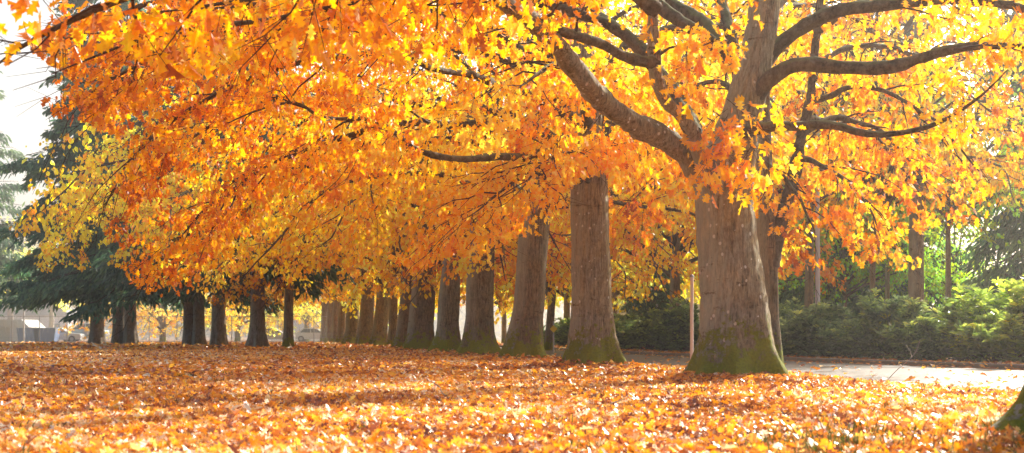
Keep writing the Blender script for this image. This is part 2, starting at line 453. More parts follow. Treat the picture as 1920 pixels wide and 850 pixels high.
def foliage(b, limbs, g, sub_len=1.9, sub_gap=.42, twig_gap=.26, per_twig=11, size=.16, tmpl=OAK, t0=.22, droop=.5,
            tone0=.58, tone_fn=None, keep=None, wood=1, spread=.17, subsides=5):
    """sub-branches, twigs and hanging leaves along each limb polyline; leaves are material 0, wood is material `wood`"""
    LP, LA, LN, LT = [], [], [], []
    TA, TB, TR = [], [], []
    for lim in limbs:
        pts, rad = lim['p'], lim['r']
        seg = np.linalg.norm(np.diff(pts, axis=0), axis=1); cum = np.concatenate([[0], np.cumsum(seg)]); L = cum[-1]
        start = lim.get('t0', t0) * L
        ss = np.arange(start, L, sub_gap / lim.get('dens', 1.0)); ss = ss + g.normal(0, .1, len(ss))
        side = 1
        for s in np.append(ss, L - .02):
            s = min(max(s, 0), L - .01)
            q = np.array([np.interp(s, cum, pts[:, a]) for a in range(3)])
            q2 = np.array([np.interp(min(s + .15, L), cum, pts[:, a]) for a in range(3)])
            q1 = np.array([np.interp(s - .15, cum, pts[:, a]) for a in range(3)])
            tan = (q2 - q1); tan /= np.linalg.norm(tan) + 1e-9
            hor = np.cross(tan, UP); hor /= np.linalg.norm(hor) + 1e-9
            side = -side
            t = s / L
            ln = sub_len * (1.15 - .55 * t) * (.6 + .7 * g.random()) * lim.get('sub', 1.0)
            if s >= L - .05: dr = tan.copy()
            else: dr = tan * (.55 + .4 * g.random()) + hor * side * (.6 + .5 * g.random())
            dr[2] += g.normal(.12, .28)
            dr /= np.linalg.norm(dr)
            m = 6
            u = np.linspace(0, 1, m)
            sp = q + dr * ln * u[:, None]
            sp[:, 2] -= droop * ln * .38 * u ** 2
            sp[1:] += np.cumsum(g.normal(0, .05 * ln, (m - 1, 3)), 0) * .6
            if keep is not None and not keep(np.repeat(sp, 3, 0)).any(): continue
            r0 = min(.022, np.interp(s, cum, rad) * .6) * (.7 + .4 * ln / 2)
            b.tube(sp, np.linspace(r0, .004, m), subsides, mat=wood, cap=False)
            ts = np.append(np.arange(.2 * ln, ln, twig_gap), ln * .99)
            nt = len(ts)
            tp = np.stack([np.interp(ts / ln, u, sp[:, a]) for a in range(3)], 1)
            td = dr + g.normal(0, .65, (nt, 3)); td[:, 2] -= .25; td /= np.linalg.norm(td, axis=1)[:, None]
            tl = (.22 + .42 * g.random(nt))
            te = tp + td * tl[:, None]
            TA.append(tp); TB.append(te); TR.append(np.full(nt, .005))
            base_t = tone0 + g.normal(0, .13)
            k = per_twig
            f = .35 + .7 * g.random((nt, k))
            lp = tp[:, None] + (te - tp)[:, None] * f[..., None] + g.normal(0, spread * .55, (nt, k, 3))
            lp[..., 2] -= .04
            LP.append(lp.reshape(-1, 3))
            la = np.array([0, 0, -.85]) + .45 * td[:, None] + g.normal(0, .42, (nt, k, 3))
            LA.append(la.reshape(-1, 3))
            LT.append((base_t + g.normal(0, .09, (nt, 1)) + g.normal(0, .19, (nt, k))).ravel())
    LP = np.concatenate(LP); LA = np.concatenate(LA); LT = np.concatenate(LT)
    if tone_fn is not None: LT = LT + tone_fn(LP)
    if keep is not None:
        kk = keep(LP); LP, LA, LT = LP[kk], LA[kk], LT[kk]
    n = len(LP)
    b.leaves(tmpl, LP, LA, g.normal(0, 1, (n, 3)), size * (.5 + .9 * g.random(n)), np.clip(LT, 0, 1), mat=0, curl=g.normal(.8, 1.0, n))
    TA, TB = np.concatenate(TA), np.concatenate(TB)
    b.twigs(TA, TB, np.concatenate(TR), .0022, mat=wood)
    return n

def limb(pts, r0, r1, n=16, g=None, wob=.0, **k):
    p = smooth_path(pts, n)
    if g is not None and wob:
        w = np.cumsum(g.normal(0, wob, (n, 3)), 0); w -= np.linspace(0, 1, n)[:, None] * w[-1] * .6; w[0] = 0
        p = p + w
    r = r0 * (1 - np.linspace(0, 1, n)) ** .8 + r1
    return dict(p=p, r=r, **k)

def auto_limbs(g, count, z0, z1, L0, L1, trunk_r=.33, fork=4.2, drop=1.0, az0=0.0):
    out = []
    for i in range(count):
        f = (i + .5) / count
        az = az0 + i * 2.39996 + g.normal(0, .2)
        zs = z0 + (z1 - z0) * f ** 1.15 + g.normal(0, .15)
        L = (L0 + (L1 - L0) * f) * (.85 + .3 * g.random())
        rise = .9 + 3.0 * f + g.normal(0, .3); end = -1.9 * drop * (1 - f) + 2.6 * f + g.normal(0, .35)
        h = np.array([math.cos(az), math.sin(az), 0]); side = np.array([-h[1], h[0], 0])
        bend = g.normal(0, .09) * L
        pts = [h * 0.05 + UP * (zs - .3), h * L * .18 + UP * (zs + .45 * rise), h * L * .45 + side * bend + UP * (zs + rise),
               h * L * .75 + side * bend * 1.5 + UP * (zs + rise * .75 + end * .25), h * L + side * bend * 1.2 + UP * (zs + end)]
        out.append(limb(pts, (.10 - .04 * f) * (.8 + .4 * g.random()), .012, 16, g, .05))
    return out

# ---- generic oak crowns, shared by the trees further down the row
def oak_kit(seed, count, per_twig, size, tmpl, sub_gap, twig_gap, L0=9.4, L1=5.2, z0=3.6, z1=7.5, tone0=.66, nbranch=8, drop=1.0, subsides=3, zmin=2.3):
    g = np.random.default_rng(seed)
    L = auto_limbs(g, count, z0, z1, L0, L1, drop=drop, az0=g.random() * 6)
    b = MB()
    # leaves are fewer high in the crown, where the sun gets through
    n = foliage(b, L, g, per_twig=per_twig, size=size, tmpl=tmpl, sub_gap=sub_gap, twig_gap=twig_gap, tone0=tone0, subsides=subsides,
                keep=lambda p: (p[:, 2] > zmin + .35 * np.sin(p[:, 0] * 2.1) * np.sin(p[:, 1] * 1.7)) & (g.random(len(p)) < np.clip(1.15 - (p[:, 2] - 4.4) * .22, .16, .95)))
    for l in L[nbranch:]: b.tube(l['p'], l['r'], 6, mat=1)
    crown = b.mesh('crown', [OAKL, TWIG])
    brs = []
    for l in L[:nbranch]:
        x = MB(); x.tube(l['p'], l['r'], 8, rough=.05, rng=g); brs.append(x.mesh('branch', LIMB))
    print('oak kit', seed, n)
    return crown, brs

KITS = [oak_kit(11, 24, 10, .155, OAK_S, .42, .26, tone0=.76), oak_kit(12, 24, 10, .155, OAK_S, .42, .26, tone0=.72), oak_kit(13, 26, 7, .21, OAK_S, .5, .3, nbranch=6, tone0=.72, zmin=3.1, drop=.6)]

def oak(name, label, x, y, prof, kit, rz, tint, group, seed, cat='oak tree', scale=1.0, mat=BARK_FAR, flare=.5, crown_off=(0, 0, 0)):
    t = thing(name, label, cat, (x, y, float(gz(x, y)) - .03), 0, group)
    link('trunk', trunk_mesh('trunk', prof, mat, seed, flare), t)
    crown, brs = kit
    c = link('crown', crown, t, crown_off, rz, scale); c.color = tint
    for b in brs: link('branch', b, t, crown_off, rz, scale)
    return t

# ---- the big tree: custom limbs
def rel(px, py, d, o, dz): return P(px, py, d) - np.array([o[0], o[1], dz])

ROW_GROUP = 'oaks in the row along the road'
def main_oak():
    g = np.random.default_rng(21)
    o = ROWP[0]; bz = float(gz(*o)) - .05
    t = thing('oak_tree', 'largest oak in view, mossy-footed trunk forking low into heavy limbs beside the road', 'oak tree', (o[0], o[1], bz), 0, ROW_GROUP)
    q = lambda px, py, d=18.4: rel(px, py, d, o, bz)
    def pr(px, py, w): a = q(px, py); return (a[2], a[0], a[1], w / 2 * 18.4 / F)
    base = (-.1, .02, 0, .56)
    prof = [base, (.05, .02, 0, .55), pr(1380, 640, 130), pr(1376, 560, 122), pr(1366, 470, 111), pr(1360, 400, 107), pr(1358, 350, 110), pr(1364, 310, 104), pr(1382, 250, 84), pr(1400, 190, 74), pr(1416, 120, 66), pr(1432, 40, 58), pr(1442, -60, 50), pr(1450, -200, 40), pr(1452, -330, 30), pr(1440, -520, 20)]
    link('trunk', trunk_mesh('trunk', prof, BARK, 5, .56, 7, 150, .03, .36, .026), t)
    k = 18.4 / F / 2
    L = [
        limb([q(1350, 430), q(1334, 370), q(1305, 312), q(1262, 268, 18.1), q(1200, 238, 17.8), q(1140, 202, 17.3), q(1098, 148, 16.8), q(1050, 90, 16.2), q(985, 35, 15.4), q(905, -25, 14.5), q(800, -70, 13.3), q(690, -90, 12.4)], 46 * k, .012, 34, t0=.72, dens=.9),
        limb([q(1345, 370, 18.2), q(1312, 290, 18), q(1282, 222, 17.9), q(1240, 186, 17.6), q(1230, 110, 17.5), q(1229, 20, 17.5), q(1222, -110, 17.3), q(1180, -230, 16.8)], 30 * k, .02, 24, t0=.5),
        limb([q(1231, 118, 17.5), q(1178, 112, 17.2), q(1130, 82, 16.8), q(1050, 58, 16), q(960, 12, 15), q(860, -30, 14), q(740, -40, 12.6)], 16 * k, .010, 20, t0=.3, dens=.8),
        limb([q(1430, 120, 18.5), q(1465, 75, 18.5), q(1525, 38, 18.4), q(1600, 16, 18.2), q(1700, 6, 18), q(1820, -2, 17.6), q(1925, 18, 17.2), q(2060, 60, 16.5)], 27 * k, .015, 22, t0=.45, dens=.8),
        limb([q(1415, 185, 18.3), q(1440, 150, 18.1), q(1490, 122, 17.9), q(1560, 128, 17.7), q(1655, 130, 17.4), q(1725, 112, 17.2), q(1800, 90, 17), q(1925, 88, 16.6), q(2060, 110, 16)], 28 * k, .015, 22, t0=.5, dens=.6),
        limb([q(1395, 250, 18.1), q(1440, 236, 17.8), q(1500, 236, 17.6), q(1560, 232, 17.3), q(1630, 252, 17), q(1710, 246, 16.7), q(1770, 226, 16.4), q(1840, 180, 16), q(1890, 130, 15.7)], 17 * k, .006, 24, t0=.55, dens=.35, sub=.7),
        # limbs away from and towards the viewer, high up
        limb([q(1400, 200, 18.6), q(1370, 60, 20.2), q(1330, -60, 22), q(1280, -80, 24.5)], .10, .015, 16, g, .04),
        limb([q(1440, 20, 18.7), q(1500, -80, 20.5), q(1600, -150, 23), q(1650, -120, 25.5)], .10, .015, 16, g, .04),
        limb([q(1440, -60, 18.3), q(1420, -200, 17), q(1380, -300, 15), q(1300, -280, 13)], .10, .015, 16, g, .04),
        limb([q(1450, -200, 18.3), q(1330, -330, 18), q(1150, -420, 17.5), q(950, -400, 17)], .10, .015, 16, g, .04, dens=.7),
        limb([q(1450, -250, 18.3), q(1600, -380, 18), q(1750, -420, 17.5)], .10, .015, 14, g, .04, dens=.7),
        limb([q(1330, 300, 18.6), q(1250, 150, 19.8), q(1130, 40, 21), q(960, -10, 22), q(760, 0, 23), q(560, 60, 23.5), q(420, 120, 23.5)], .10, .015, 24, g, .03, t0=.3),
        limb([q(1400, 150, 18.7), q(1260, 10, 20), q(1050, -80, 21), q(800, -90, 21.5), q(560, -40, 21.5), q(380, 30, 21)], .10, .015, 24, g, .03, t0=.3),
        limb([q(1300, 250, 18.8), q(1150, 60, 20), q(900, -10, 20.5), q(620, 0, 20.5), q(380, 60, 20), q(230, 130, 19.5), q(150, 190, 19)], .10, .012, 26, g, .03, t0=.35, dens=1.2),
        limb([q(1380, 120, 18.8), q(1150, -40, 19.5), q(850, -60, 19.5), q(520, -40, 19), q(280, 10, 18.5), q(120, 80, 18)], .10, .012, 26, g, .03, t0=.35, dens=1.2),
        limb([q(1229, 20, 17.5), q(1130, -50, 17), q(960, -70, 17), q(760, -40, 17), q(560, -10, 16.5), q(400, 20, 16)], .09, .012, 20, g, .03, t0=.2),
    ]
    # short leafy shoots on the trunk itself
    shoots = []
    for px, py, ex, ey, d in [(1360, 190, 1365, 215, 17.5), (1370, 270, 1400, 255, 17.5), (1330, 300, 1325, 290, 17.5), (1350, 170, 1310, 120, 17.5), (1300, 60, 1290, 70, 17.2), (1395, 300, 1420, 290, 17.4)]:
        shoots.append(limb([q(px, py, 18.1), q((px + ex) / 2, min(py, ey) - 14, (18 + d) / 2), q(ex, ey, d)], .012, .004, 6, t0=.5, sub=.26, dens=.8))
    b = MB()
    def keep(p):
        yy = p[:, 1] + o[1]; px = CX + (p[:, 0] + o[0]) / yy * F; py = HY - (p[:, 2] + bz - CAMZ) / yy * F
        # the crown of this tree stops short of the bole and of the ground
        hi = np.where(p[:, 2] > 6.1, .12, np.where(p[:, 0] > 0, .75, .9))
        low = np.where(px < 1260, 250 + .10 * (1260 - px), 330)
        edge = np.interp(py, [0, 60, 230, 260, 600], [110, 70, 120, 250, 270]) + 22 * np.sin(py * .06)
        return (py < low + 25 * np.sin(px * .03)) & (px > edge) & (g.random(len(p)) < hi)
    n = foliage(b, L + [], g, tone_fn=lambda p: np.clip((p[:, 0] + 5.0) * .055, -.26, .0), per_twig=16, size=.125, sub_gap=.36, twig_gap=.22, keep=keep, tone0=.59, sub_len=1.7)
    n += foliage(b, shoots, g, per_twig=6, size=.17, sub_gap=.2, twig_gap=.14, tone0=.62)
    print('main leaves', n)
    link('crown', b.mesh('crown', [OAKL, TWIG]), t)
    for i, l in enumerate(L):
        x = MB(); x.tube(l['p'], l['r'], 16, rough=.05, rng=g, fine=1); link('branch', x.mesh('branch', BARK if i < 2 else LIMB), t)
main_oak()

def second_oak():
    g = np.random.default_rng(31)
    d0 = ROW_D[1]; o = ROWP[1]; bz = float(gz(*o)) - .05
    t = thing('oak_tree', 'straight thick oak left of the thin pinkish post, moss on both sides of its foot', 'oak tree', (o[0], o[1], bz), 0, ROW_GROUP)
    q = lambda px, py, d=d0: rel(px, py, d, o, bz)
    def pr(px, py, w): a = q(px, py); return (a[2], a[0], a[1], w / 2 * d0 / F)
    prof = [(-.1, 0, 0, .46), (.05, 0, 0, .45), pr(1110, 640, 80), pr(1109, 560, 75), pr(1106, 450, 71), pr(1104, 340, 70), pr(1100, 250, 66), pr(1090, 120, 54), pr(1085, 0, 44), pr(1080, -150, 26)]
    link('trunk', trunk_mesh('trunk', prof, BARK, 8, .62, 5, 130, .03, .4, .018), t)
    L = [
        limb([q(1098, 345), q(1060, 322, 25), q(1000, 300, 23.6), q(930, 296, 22.4), q(850, 298, 21.4), q(780, 280, 20.8), q(722, 230, 20.4), q(660, 222, 20.1), q(600, 222, 19.9), q(565, 190, 19.8), q(490, 205, 19.6), q(410, 240, 19.4)], .085, .008, 30, g, .006, t0=.62, dens=.8),
        limb([q(1095, 240), q(1020, 190, 24.5), q(950, 165, 22.5), q(880, 138, 20.6), q(800, 125, 19.4), q(705, 62, 18.4), q(560, 50, 17.8), q(430, 70, 17.4), q(320, 120, 17.2)], .085, .008, 30, g, .006, t0=.66, dens=.8),
        limb([q(1098, 300), q(1020, 240, 26.5), q(900, 195, 27), q(800, 200, 27), q(640, 165, 27), q(500, 190, 26.5), q(380, 250, 26), q(290, 330, 25.6)], .105, .012, 26, g, .02, t0=.25),
        limb([q(1102, 330, 26.2), q(1010, 290, 27.2), q(860, 260, 28.5), q(700, 270, 29.5), q(540, 320, 30), q(420, 400, 30)], .105, .012, 26, g, .03, t0=.3),
        limb([q(1095, 200), q(980, 80, 26), q(820, 20, 26), q(620, 0, 26), q(440, 20, 26), q(280, 80, 25)], .105, .012, 26, g, .03, t0=.25),
        limb([q(1090, 150), q(960, 0, 25), q(760, -80, 24), q(560, -90, 23), q(380, -40, 22.5)], .105, .012, 22, g, .03, t0=.3),
        limb([q(1105, 320), q(1140, 230, 26.8), q(1200, 180, 28), q(1290, 190, 30), q(1380, 260, 31.5)], .105, .012, 20, g, .03, t0=.3),
        limb([q(1100, 200), q(1180, 80, 26.5), q(1280, 40, 27), q(1400, 60, 28), q(1520, 120, 29)], .105, .012, 22, g, .03, t0=.3),
        limb([q(1100, 240), q(1110, 160, 23.8), q(1060, 120, 21.6), q(980, 160, 19.6)], .105, .012, 18, g, .03, t0=.35),
        limb([q(1096, 345), q(1050, 325, 24.8), q(990, 335, 23.6), q(930, 370, 22.6), q(880, 410, 22)], .07, .01, 18, g, .02, t0=.25, dens=1.2),
        limb([q(1104, 350), q(1085, 300, 24.6), q(1050, 285, 23.6), q(1010, 310, 22.8), q(975, 360, 22.2)], .06, .01, 18, g, .02, t0=.3, dens=1.2),
        limb([q(1108, 330), q(1120, 275, 25), q(1112, 262, 24), q(1092, 285, 23.2)], .05, .01, 12, g, .02, t0=.35, dens=1.3, sub=.5),
        limb([q(1098, 300), q(1030, 280, 26.8), q(960, 320, 27.6), q(900, 390, 28.2)], .07, .01, 16, g, .02, t0=.25, dens=1.2),
        limb([q(1098, 250), q(960, 130, 25.5), q(740, 100, 25), q(520, 130, 24.5), q(340, 210, 24), q(240, 300, 23.6), q(200, 380, 23.4)], .09, .01, 26, g, .03, t0=.3, dens=1.25),
        limb([q(1098, 290), q(940, 230, 25.6), q(740, 240, 25.4), q(540, 300, 25), q(400, 380, 24.6), q(310, 450, 24.4)], .09, .01, 26, g, .03, t0=.3, dens=1.25),
        limb([q(1096, 200), q(900, 70, 26.5), q(640, 40, 26.8), q(400, 80, 26.5), q(240, 150, 26), q(170, 230, 25.6)], .09, .01, 26, g, .03, t0=.3, dens=1.25),
        limb([q(1100, 270), q(1100, 200, 24.8), q(1085, 190, 23.8), q(1050, 250, 23)], .05, .01, 12, g, .02, t0=.3, dens=1.3, sub=.7),
        limb([q(1102, 220), q(1130, 150, 25), q(1135, 160, 24), q(1130, 240, 23.4)], .05, .01, 12, g, .02, t0=.3, dens=1.3, sub=.7),
        limb([q(1090, 60), q(1130, -60, 28), q(1230, -120, 30), q(1350, -100, 32)], .105, .012, 18, g, .04, t0=.3, dens=.7),
        limb([q(1085, 20), q(1000, -140, 27), q(850, -230, 27.5), q(650, -240, 28)], .105, .012, 18, g, .04, t0=.3, dens=.6),
    ]
    b = MB()
    def keep(p):
        yy = p[:, 1] + o[1]; px = CX + (p[:, 0] + o[0]) / yy * F; py = HY - (p[:, 2] + bz - CAMZ) / yy * F
        low = np.interp(px, [60, 200, 300, 500, 620, 700, 800, 900, 1000, 1060, 1140, 1180, 1300, 1500], [380, 500, 555, 560, 530, 500, 490, 475, 440, 350, 320, 380, 430, 380])
        edge = np.interp(py, [0, 100, 215, 245, 330, 480, 560], [95, 85, 140, 235, 225, 215, 290]) + 20 * np.sin(py * .07)
        return (py < low + 14 * np.sin(px * .05)) & (px > edge) & (g.random(len(p)) < np.clip(1.2 - (p[:, 2] - 5.2) * .34, .10, .95))
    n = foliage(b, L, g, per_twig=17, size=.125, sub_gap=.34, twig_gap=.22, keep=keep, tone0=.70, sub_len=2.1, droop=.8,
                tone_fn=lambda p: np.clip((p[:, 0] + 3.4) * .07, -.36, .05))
    print('second leaves', n)
    link('crown', b.mesh('crown', [OAKL, TWIG]), t)
    for l in L:
        x = MB(); x.tube(l['p'], l['r'], 10, rough=.06, rng=g, fine=1); link('branch', x.mesh('branch', LIMB), t)
second_oak()

# ---- the rest of the row
ROW_SPEC = [  # i, lean px at mid, mid width px, label, tint, scale
    (2, 14, 60, 'leaning oak with tan scarred bark and moss collar, left of the straight thick trunk', (1.0, 1.05, .9)),
    (3, 6, 51, 'dark oak trunk widening into a mossy green skirt, immediately left of the leaning tan trunk', (1.05, 1.1, 1)),
    (4, 8, 40, 'slim pale grey oak trunk with mossy foot, between two darker trunks mid-row', (1.05, 1.2, 1)),
    (5, 8, 46, 'dark oak trunk forking low with a bare limb reaching left, mid-row', (1, 1.0, 1)),
    (6, 6, 32, 'oak trunk half hidden behind the left edge of the low-forking dark trunk', (1, .95, 1)),
    (7, 0, 19, 'narrow reddish oak trunk in the gap left of the low-forking dark trunk', (1.05, 1.15, 1)),
    (8, 6, 27, 'oak trunk with a pale left face and dark right edge, far part of the row', (1.05, 1.2, 1)),
    (9, 4, 28, 'broad grey-brown oak, third of the overlapping far trunks from their right end', (1, 1.05, 1)),
    (10, 4, 25, 'broad hazy oak trunk, fourth of the overlapping far trunks from their right end', (1, 1.1, 1)),
    (11, 2, 15, 'hazy oak trunk, fourth of the overlapping far trunks from their left end', (1.05, 1.1, 1)),
    (12, 2, 14, 'hazy tan oak trunk, third of the overlapping far trunks from their left end', (1.05, 1.1, 1)),
    (13, 2, 13, 'thin hazy oak trunk, second of the overlapping far trunks from their left end', (1, 1.1, 1)),
    (14, 1, 12, 'farthest oak of the row, leftmost of the overlapping far trunks', (1, 1.15, 1)),
]
def row():
    g = np.random.default_rng(41)
    for i, lean, w, label, tint in ROW_SPEC:
        d = ROW_D[i]; x, y = ROWP[i]
        r = w / 2 * d / F; ln = lean * d / F
        top = [4.6, 5.0, 4.6, 4.4][i % 4]
        j = lambda: g.normal(0, .05 * r)
        prof = [(-.1, 0, 0, r * 1.10), (.1, 0, 0, r * 1.12), (.5, ln * .2 + j(), j(), r * 1.08), (1.2, ln * .45 + j(), j(), r * (1 + g.normal(0, .04))), (1.9, ln * .75 + j(), j(), r * (1 + g.normal(0, .05))), (2.6, ln * 1.05 + j(), j(), r * (.95 + g.normal(0, .05))), (3.4, ln * 1.4, 0, r * (.92 + g.normal(0, .04))), (top, ln * 1.7, 0, r * .85), (top + 2, ln * 1.8, 0, r * .5), (top + 4, ln * 1.8, 0, r * .2)]
        last = []
        last.append(oak('oak_tree', label, x, y, prof, KITS[(i % 2) if i < 7 else 2], g.random() * 6.28, (*tint, 1), ROW_GROUP, 50 + i, crown_off=(ln * 1.4, 0, [0, .35, .15][i % 3]), scale=[1.0, 1.06, .97][i % 3], flare=.38 + .4 * g.random()).name)
        if i == 5:      # the bare limb low on its left
            b = MB(); q = lambda px, py: rel(px, py, d, (x, y), float(gz(x, y)) - .03)
            b.tube(smooth_path([q(796, 545), q(780, 525), q(764, 508), q(748, 494), q(738, 478), q(735, 455)], 14), np.linspace(.17, .07, 14), 10, rough=.05, rng=g, fine=1)
            link('branch', b.mesh('branch', LIMB), bpy.data.objects[last[0]])
row()

# ---- near tree whose root shows at the right edge, its limbs hang over the lawn
def near_oak():
    g = np.random.default_rng(61)
    o = NEAR; bz = float(gz(*o)) - .20
    t = thing('oak_tree', 'nearest oak, its mossy root flare showing at the lower right edge', 'oak tree', (o[0], o[1], bz), 0, ROW_GROUP)
    prof = [(-.1, 0, 0, .56), (.1, 0, 0, .55), (.6, 0, 0, .5), (2, .03, 0, .46), (3.2, .02, .03, .44), (4.5, 0, .05, .38), (6.5, 0, 0, .25), (8.5, 0, 0, .1)]
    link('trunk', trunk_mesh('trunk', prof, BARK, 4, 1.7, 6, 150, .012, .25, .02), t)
    V = lambda x, y, z: np.array([x - o[0], y - o[1], z - bz])
    L = [
        limb([V(3.93, 7.7, 3.3), V(3.0, 8.4, 4.0), V(1.6, 9.0, 4.1), V(.2, 8.7, 3.75), V(-1.2, 8.6, 3.35), V(-2.4, 8.8, 3.05), V(-3.3, 9.2, 2.85), V(-3.9, 9.5, 2.6)], .10, .006, 26, g, .01, t0=.5, dens=.9),
        limb([V(1.6, 9.0, 4.1), V(.6, 9.6, 3.9), V(-.6, 10.2, 3.7), V(-1.8, 10.6, 3.5), V(-3.0, 10.9, 3.4)], .05, .006, 18, g, .01, t0=.25, dens=.9),
        limb([V(3.0, 8.4, 4.0), V(2.2, 9.6, 4.3), V(1.0, 11.2, 4.3), V(-.4, 11.9, 4.1), V(-2.0, 12.4, 3.8), V(-3.6, 12.6, 3.6), V(-4.6, 12.9, 3.3)], .06, .006, 22, g, .01, t0=.45, dens=.9),
        limb([V(3.98, 7.9, 4.2), V(4.8, 9.0, 5), V(5.8, 10.2, 5.2), V(7, 11.2, 5)], .14, .012, 16, g, .04, t0=.4, dens=.6),
        limb([V(3.98, 7.9, 4.0), V(3.6, 6.6, 4.8), V(3.0, 5.2, 5), V(2.4, 4, 4.8)], .14, .012, 16, g, .04, t0=.4, dens=.6),
        limb([V(3.98, 7.9, 5.0), V(3.2, 10.8, 6.4), V(1.4, 11.6, 7), V(-.8, 12, 7)], .13, .012, 16, g, .04, t0=.4, dens=.5),
        limb([V(3.98, 7.9, 5.0), V(6, 9.2, 6.2), V(8, 8.8, 6.6)], .13, .012, 14, g, .04, t0=.4, dens=.5),
    ]
    b = MB()
    def keep(p):
        yy = p[:, 1] + o[1]; px = CX + (p[:, 0] + o[0]) / yy * F; py = HY - (p[:, 2] + bz - CAMZ) / yy * F
        lim_ = np.interp(px, [-200, 20, 60, 90, 110, 200, 500, 700, 850, 1000, 1300], [150, 90, 20, 30, 100, 110, 90, 140, 115, 20, -60])
        return (py < lim_ + 30 * np.sin(px * .022))
    n = foliage(b, L, g, per_twig=12, size=.135, sub_gap=.36, twig_gap=.22, keep=keep, tone0=.50, sub_len=1.2, droop=.9)
    print('near leaves', n)
    link('crown', b.mesh('crown', [OAKL, TWIG]), t)
    for l in L:
        x = MB(); x.tube(l['p'], l['r'], 10, rough=.05, rng=g, fine=1); link('branch', x.mesh('branch', LIMB), t)
near_oak()

# ---- slender forked tree behind the big one, at the road edge
def slender():
    g = np.random.default_rng(71)
    d0 = 25.0; o = np.array([(1446 - CX) / F * d0, d0]); bz = float(gz(*o)) - .02
    t = thing('slender_tree', 'slender trunk at the road edge behind the largest oak, forking into two thin stems', 'tree', (o[0], o[1], bz))
    q = lambda px, py, d=d0: rel(px, py, d, o, bz)
    def pr(px, py, w): a = q(px, py); return (a[2], a[0], a[1], w / 2 * d0 / F)
    prof = [(-.1, 0, 0, .24), (.1, 0, 0, .23), pr(1443, 600, 36), pr(1441, 520, 36), pr(1438, 450, 38), pr(1434, 380, 34), pr(1432, 280, 30), pr(1430, 150, 25), pr(1426, 0, 20), pr(1420, -150, 10)]
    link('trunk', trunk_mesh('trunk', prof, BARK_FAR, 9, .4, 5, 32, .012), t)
    L = [limb([q(1444, 500), q(1456, 450), q(1470, 400), q(1486, 340), q(1504, 260), q(1520, 180), q(1530, 80), q(1545, -60)], .115, .04, 20, t0=.55),
         limb([q(1506, 250), q(1570, 220, 25.5), q(1640, 240, 26), q(1700, 300, 26.5), q(1740, 360, 26.8)], .06, .01, 16, g, .03),
         limb([q(1495, 300), q(1540, 300, 24.5), q(1600, 330, 24), q(1640, 400, 23.8), q(1655, 440, 23.6)], .05, .01, 16, g, .03),
         limb([q(1432, 300), q(1470, 330, 24.2), q(1510, 390, 23.8), q(1530, 440, 23.6)], .05, .01, 14, g, .03),
         limb([q(1525, 130), q(1600, 90, 26), q(1700, 100, 27), q(1800, 160, 28), q(1880, 230, 28.5)], .06, .01, 18, g, .03),
         limb([q(1530, 60), q(1620, 0, 24), q(1740, 0, 23), q(1860, 60, 22.5)], .06, .01, 18, g, .03),
         limb([q(1520, 190), q(1590, 160, 24), q(1680, 190, 23), q(1780, 260, 22.5), q(1840, 330, 22.4)], .05, .01, 18, g, .03, dens=.7),
         limb([q(1430, 200), q(1360, 150, 26), q(1280, 180, 27), q(1200, 260, 28)], .06, .01, 16, g, .03),
         limb([q(1432, 260), q(1340, 250, 26), q(1250, 300, 27), q(1180, 380, 27.6)], .05, .01, 16, g, .03),
         limb([q(1425, 50), q(1500, 20, 27.5), q(1600, 40, 30), q(1700, 120, 32)], .06, .01, 16, g, .03),
         limb([q(1512, 220), q(1580, 240, 27), q(1660, 290, 29), q(1740, 380, 30)], .05, .01, 16, g, .03)]
    b = MB()
    def keep(p):
        yy = p[:, 1] + o[1]; px = CX + (p[:, 0] + o[0]) / yy * F; py = HY - (p[:, 2] + bz - CAMZ) / yy * F
        low = np.interp(px, [1100, 1300, 1460, 1600, 1700, 1800, 1900, 1960], [520, 500, 500, 505, 430, 420, 400, 380])
        return (py < low) & (g.random(len(p)) < np.where(px > 1760, np.where(py < 260, .75, .3), np.where(px > 1640, .85, .95)) * np.clip(1.1 - (p[:, 2] - 4.8) * .3, .12, 1))
    n = foliage(b, L, g, per_twig=11, size=.155, sub_gap=.32, twig_gap=.22, keep=keep, tone0=.44, sub_len=1.35, droop=.9, tmpl=OAK)
    print('slender leaves', n)
    link('crown', b.mesh('crown', [OAKL, TWIG]), t)
    for l in L:
        x = MB(); x.tube(l['p'], l['r'], 10, rough=.05, rng=g, fine=1); link('branch', x.mesh('branch', LIMB), t)
slender()

# ------------------------------------------------------------------ fallen twigs, grass showing through the leaves
def fallen_twigs():
    k = NT('dry_twig'); m = k.surf(k.pbr(k.mix((.30, .24, .18), (.55, .47, .38), k.noise(k.obj(), 9, 3)), .8))
    g = np.random.default_rng(3)
    for px, d, L, rz, up, lab in [(668, 42, 1.0, 2.4, .45, 'pale dry stick lying in the leaves in front of the far overlapping trunks'),
                              (1658, 17.5, .8, .6, .75, 'thin curved twig sticking up from the leaves at the road edge on the right'),
                              (1130, 11.0, .45, .9, .25, 'short bleached twig on the sunlit leaves in the middle foreground'),
                              (840, 12.6, .4, 2.0, .35, 'small twig poking out of the shaded leaves left of the largest oak')]:
        x = (px - CX) / F * d
        t = thing('fallen_twig', lab, 'twig', (x, d, float(gz(x, d)) + .03), rz, 'fallen twigs on the lawn')
        p = smooth_path([(0, 0, 0), (L * .35, .03 * L, L * up * .3), (L * .7, -.06 * L, L * up * .65), (L, .04 * L, L * up)], 9)
        b = MB(); b.tube(p, np.linspace(.006, .003, 9), 6); link('stem', b.mesh('stem', m), t)
        b = MB(); q = p[5]; b.tube(smooth_path([q, q + np.array([.12, .12, .10]) * L, q + np.array([.22, .30, .22]) * L], 5), np.linspace(.003, .0015, 5), 5)
        link('side_shoot', b.mesh('side_shoot', m), t)
fallen_twigs()

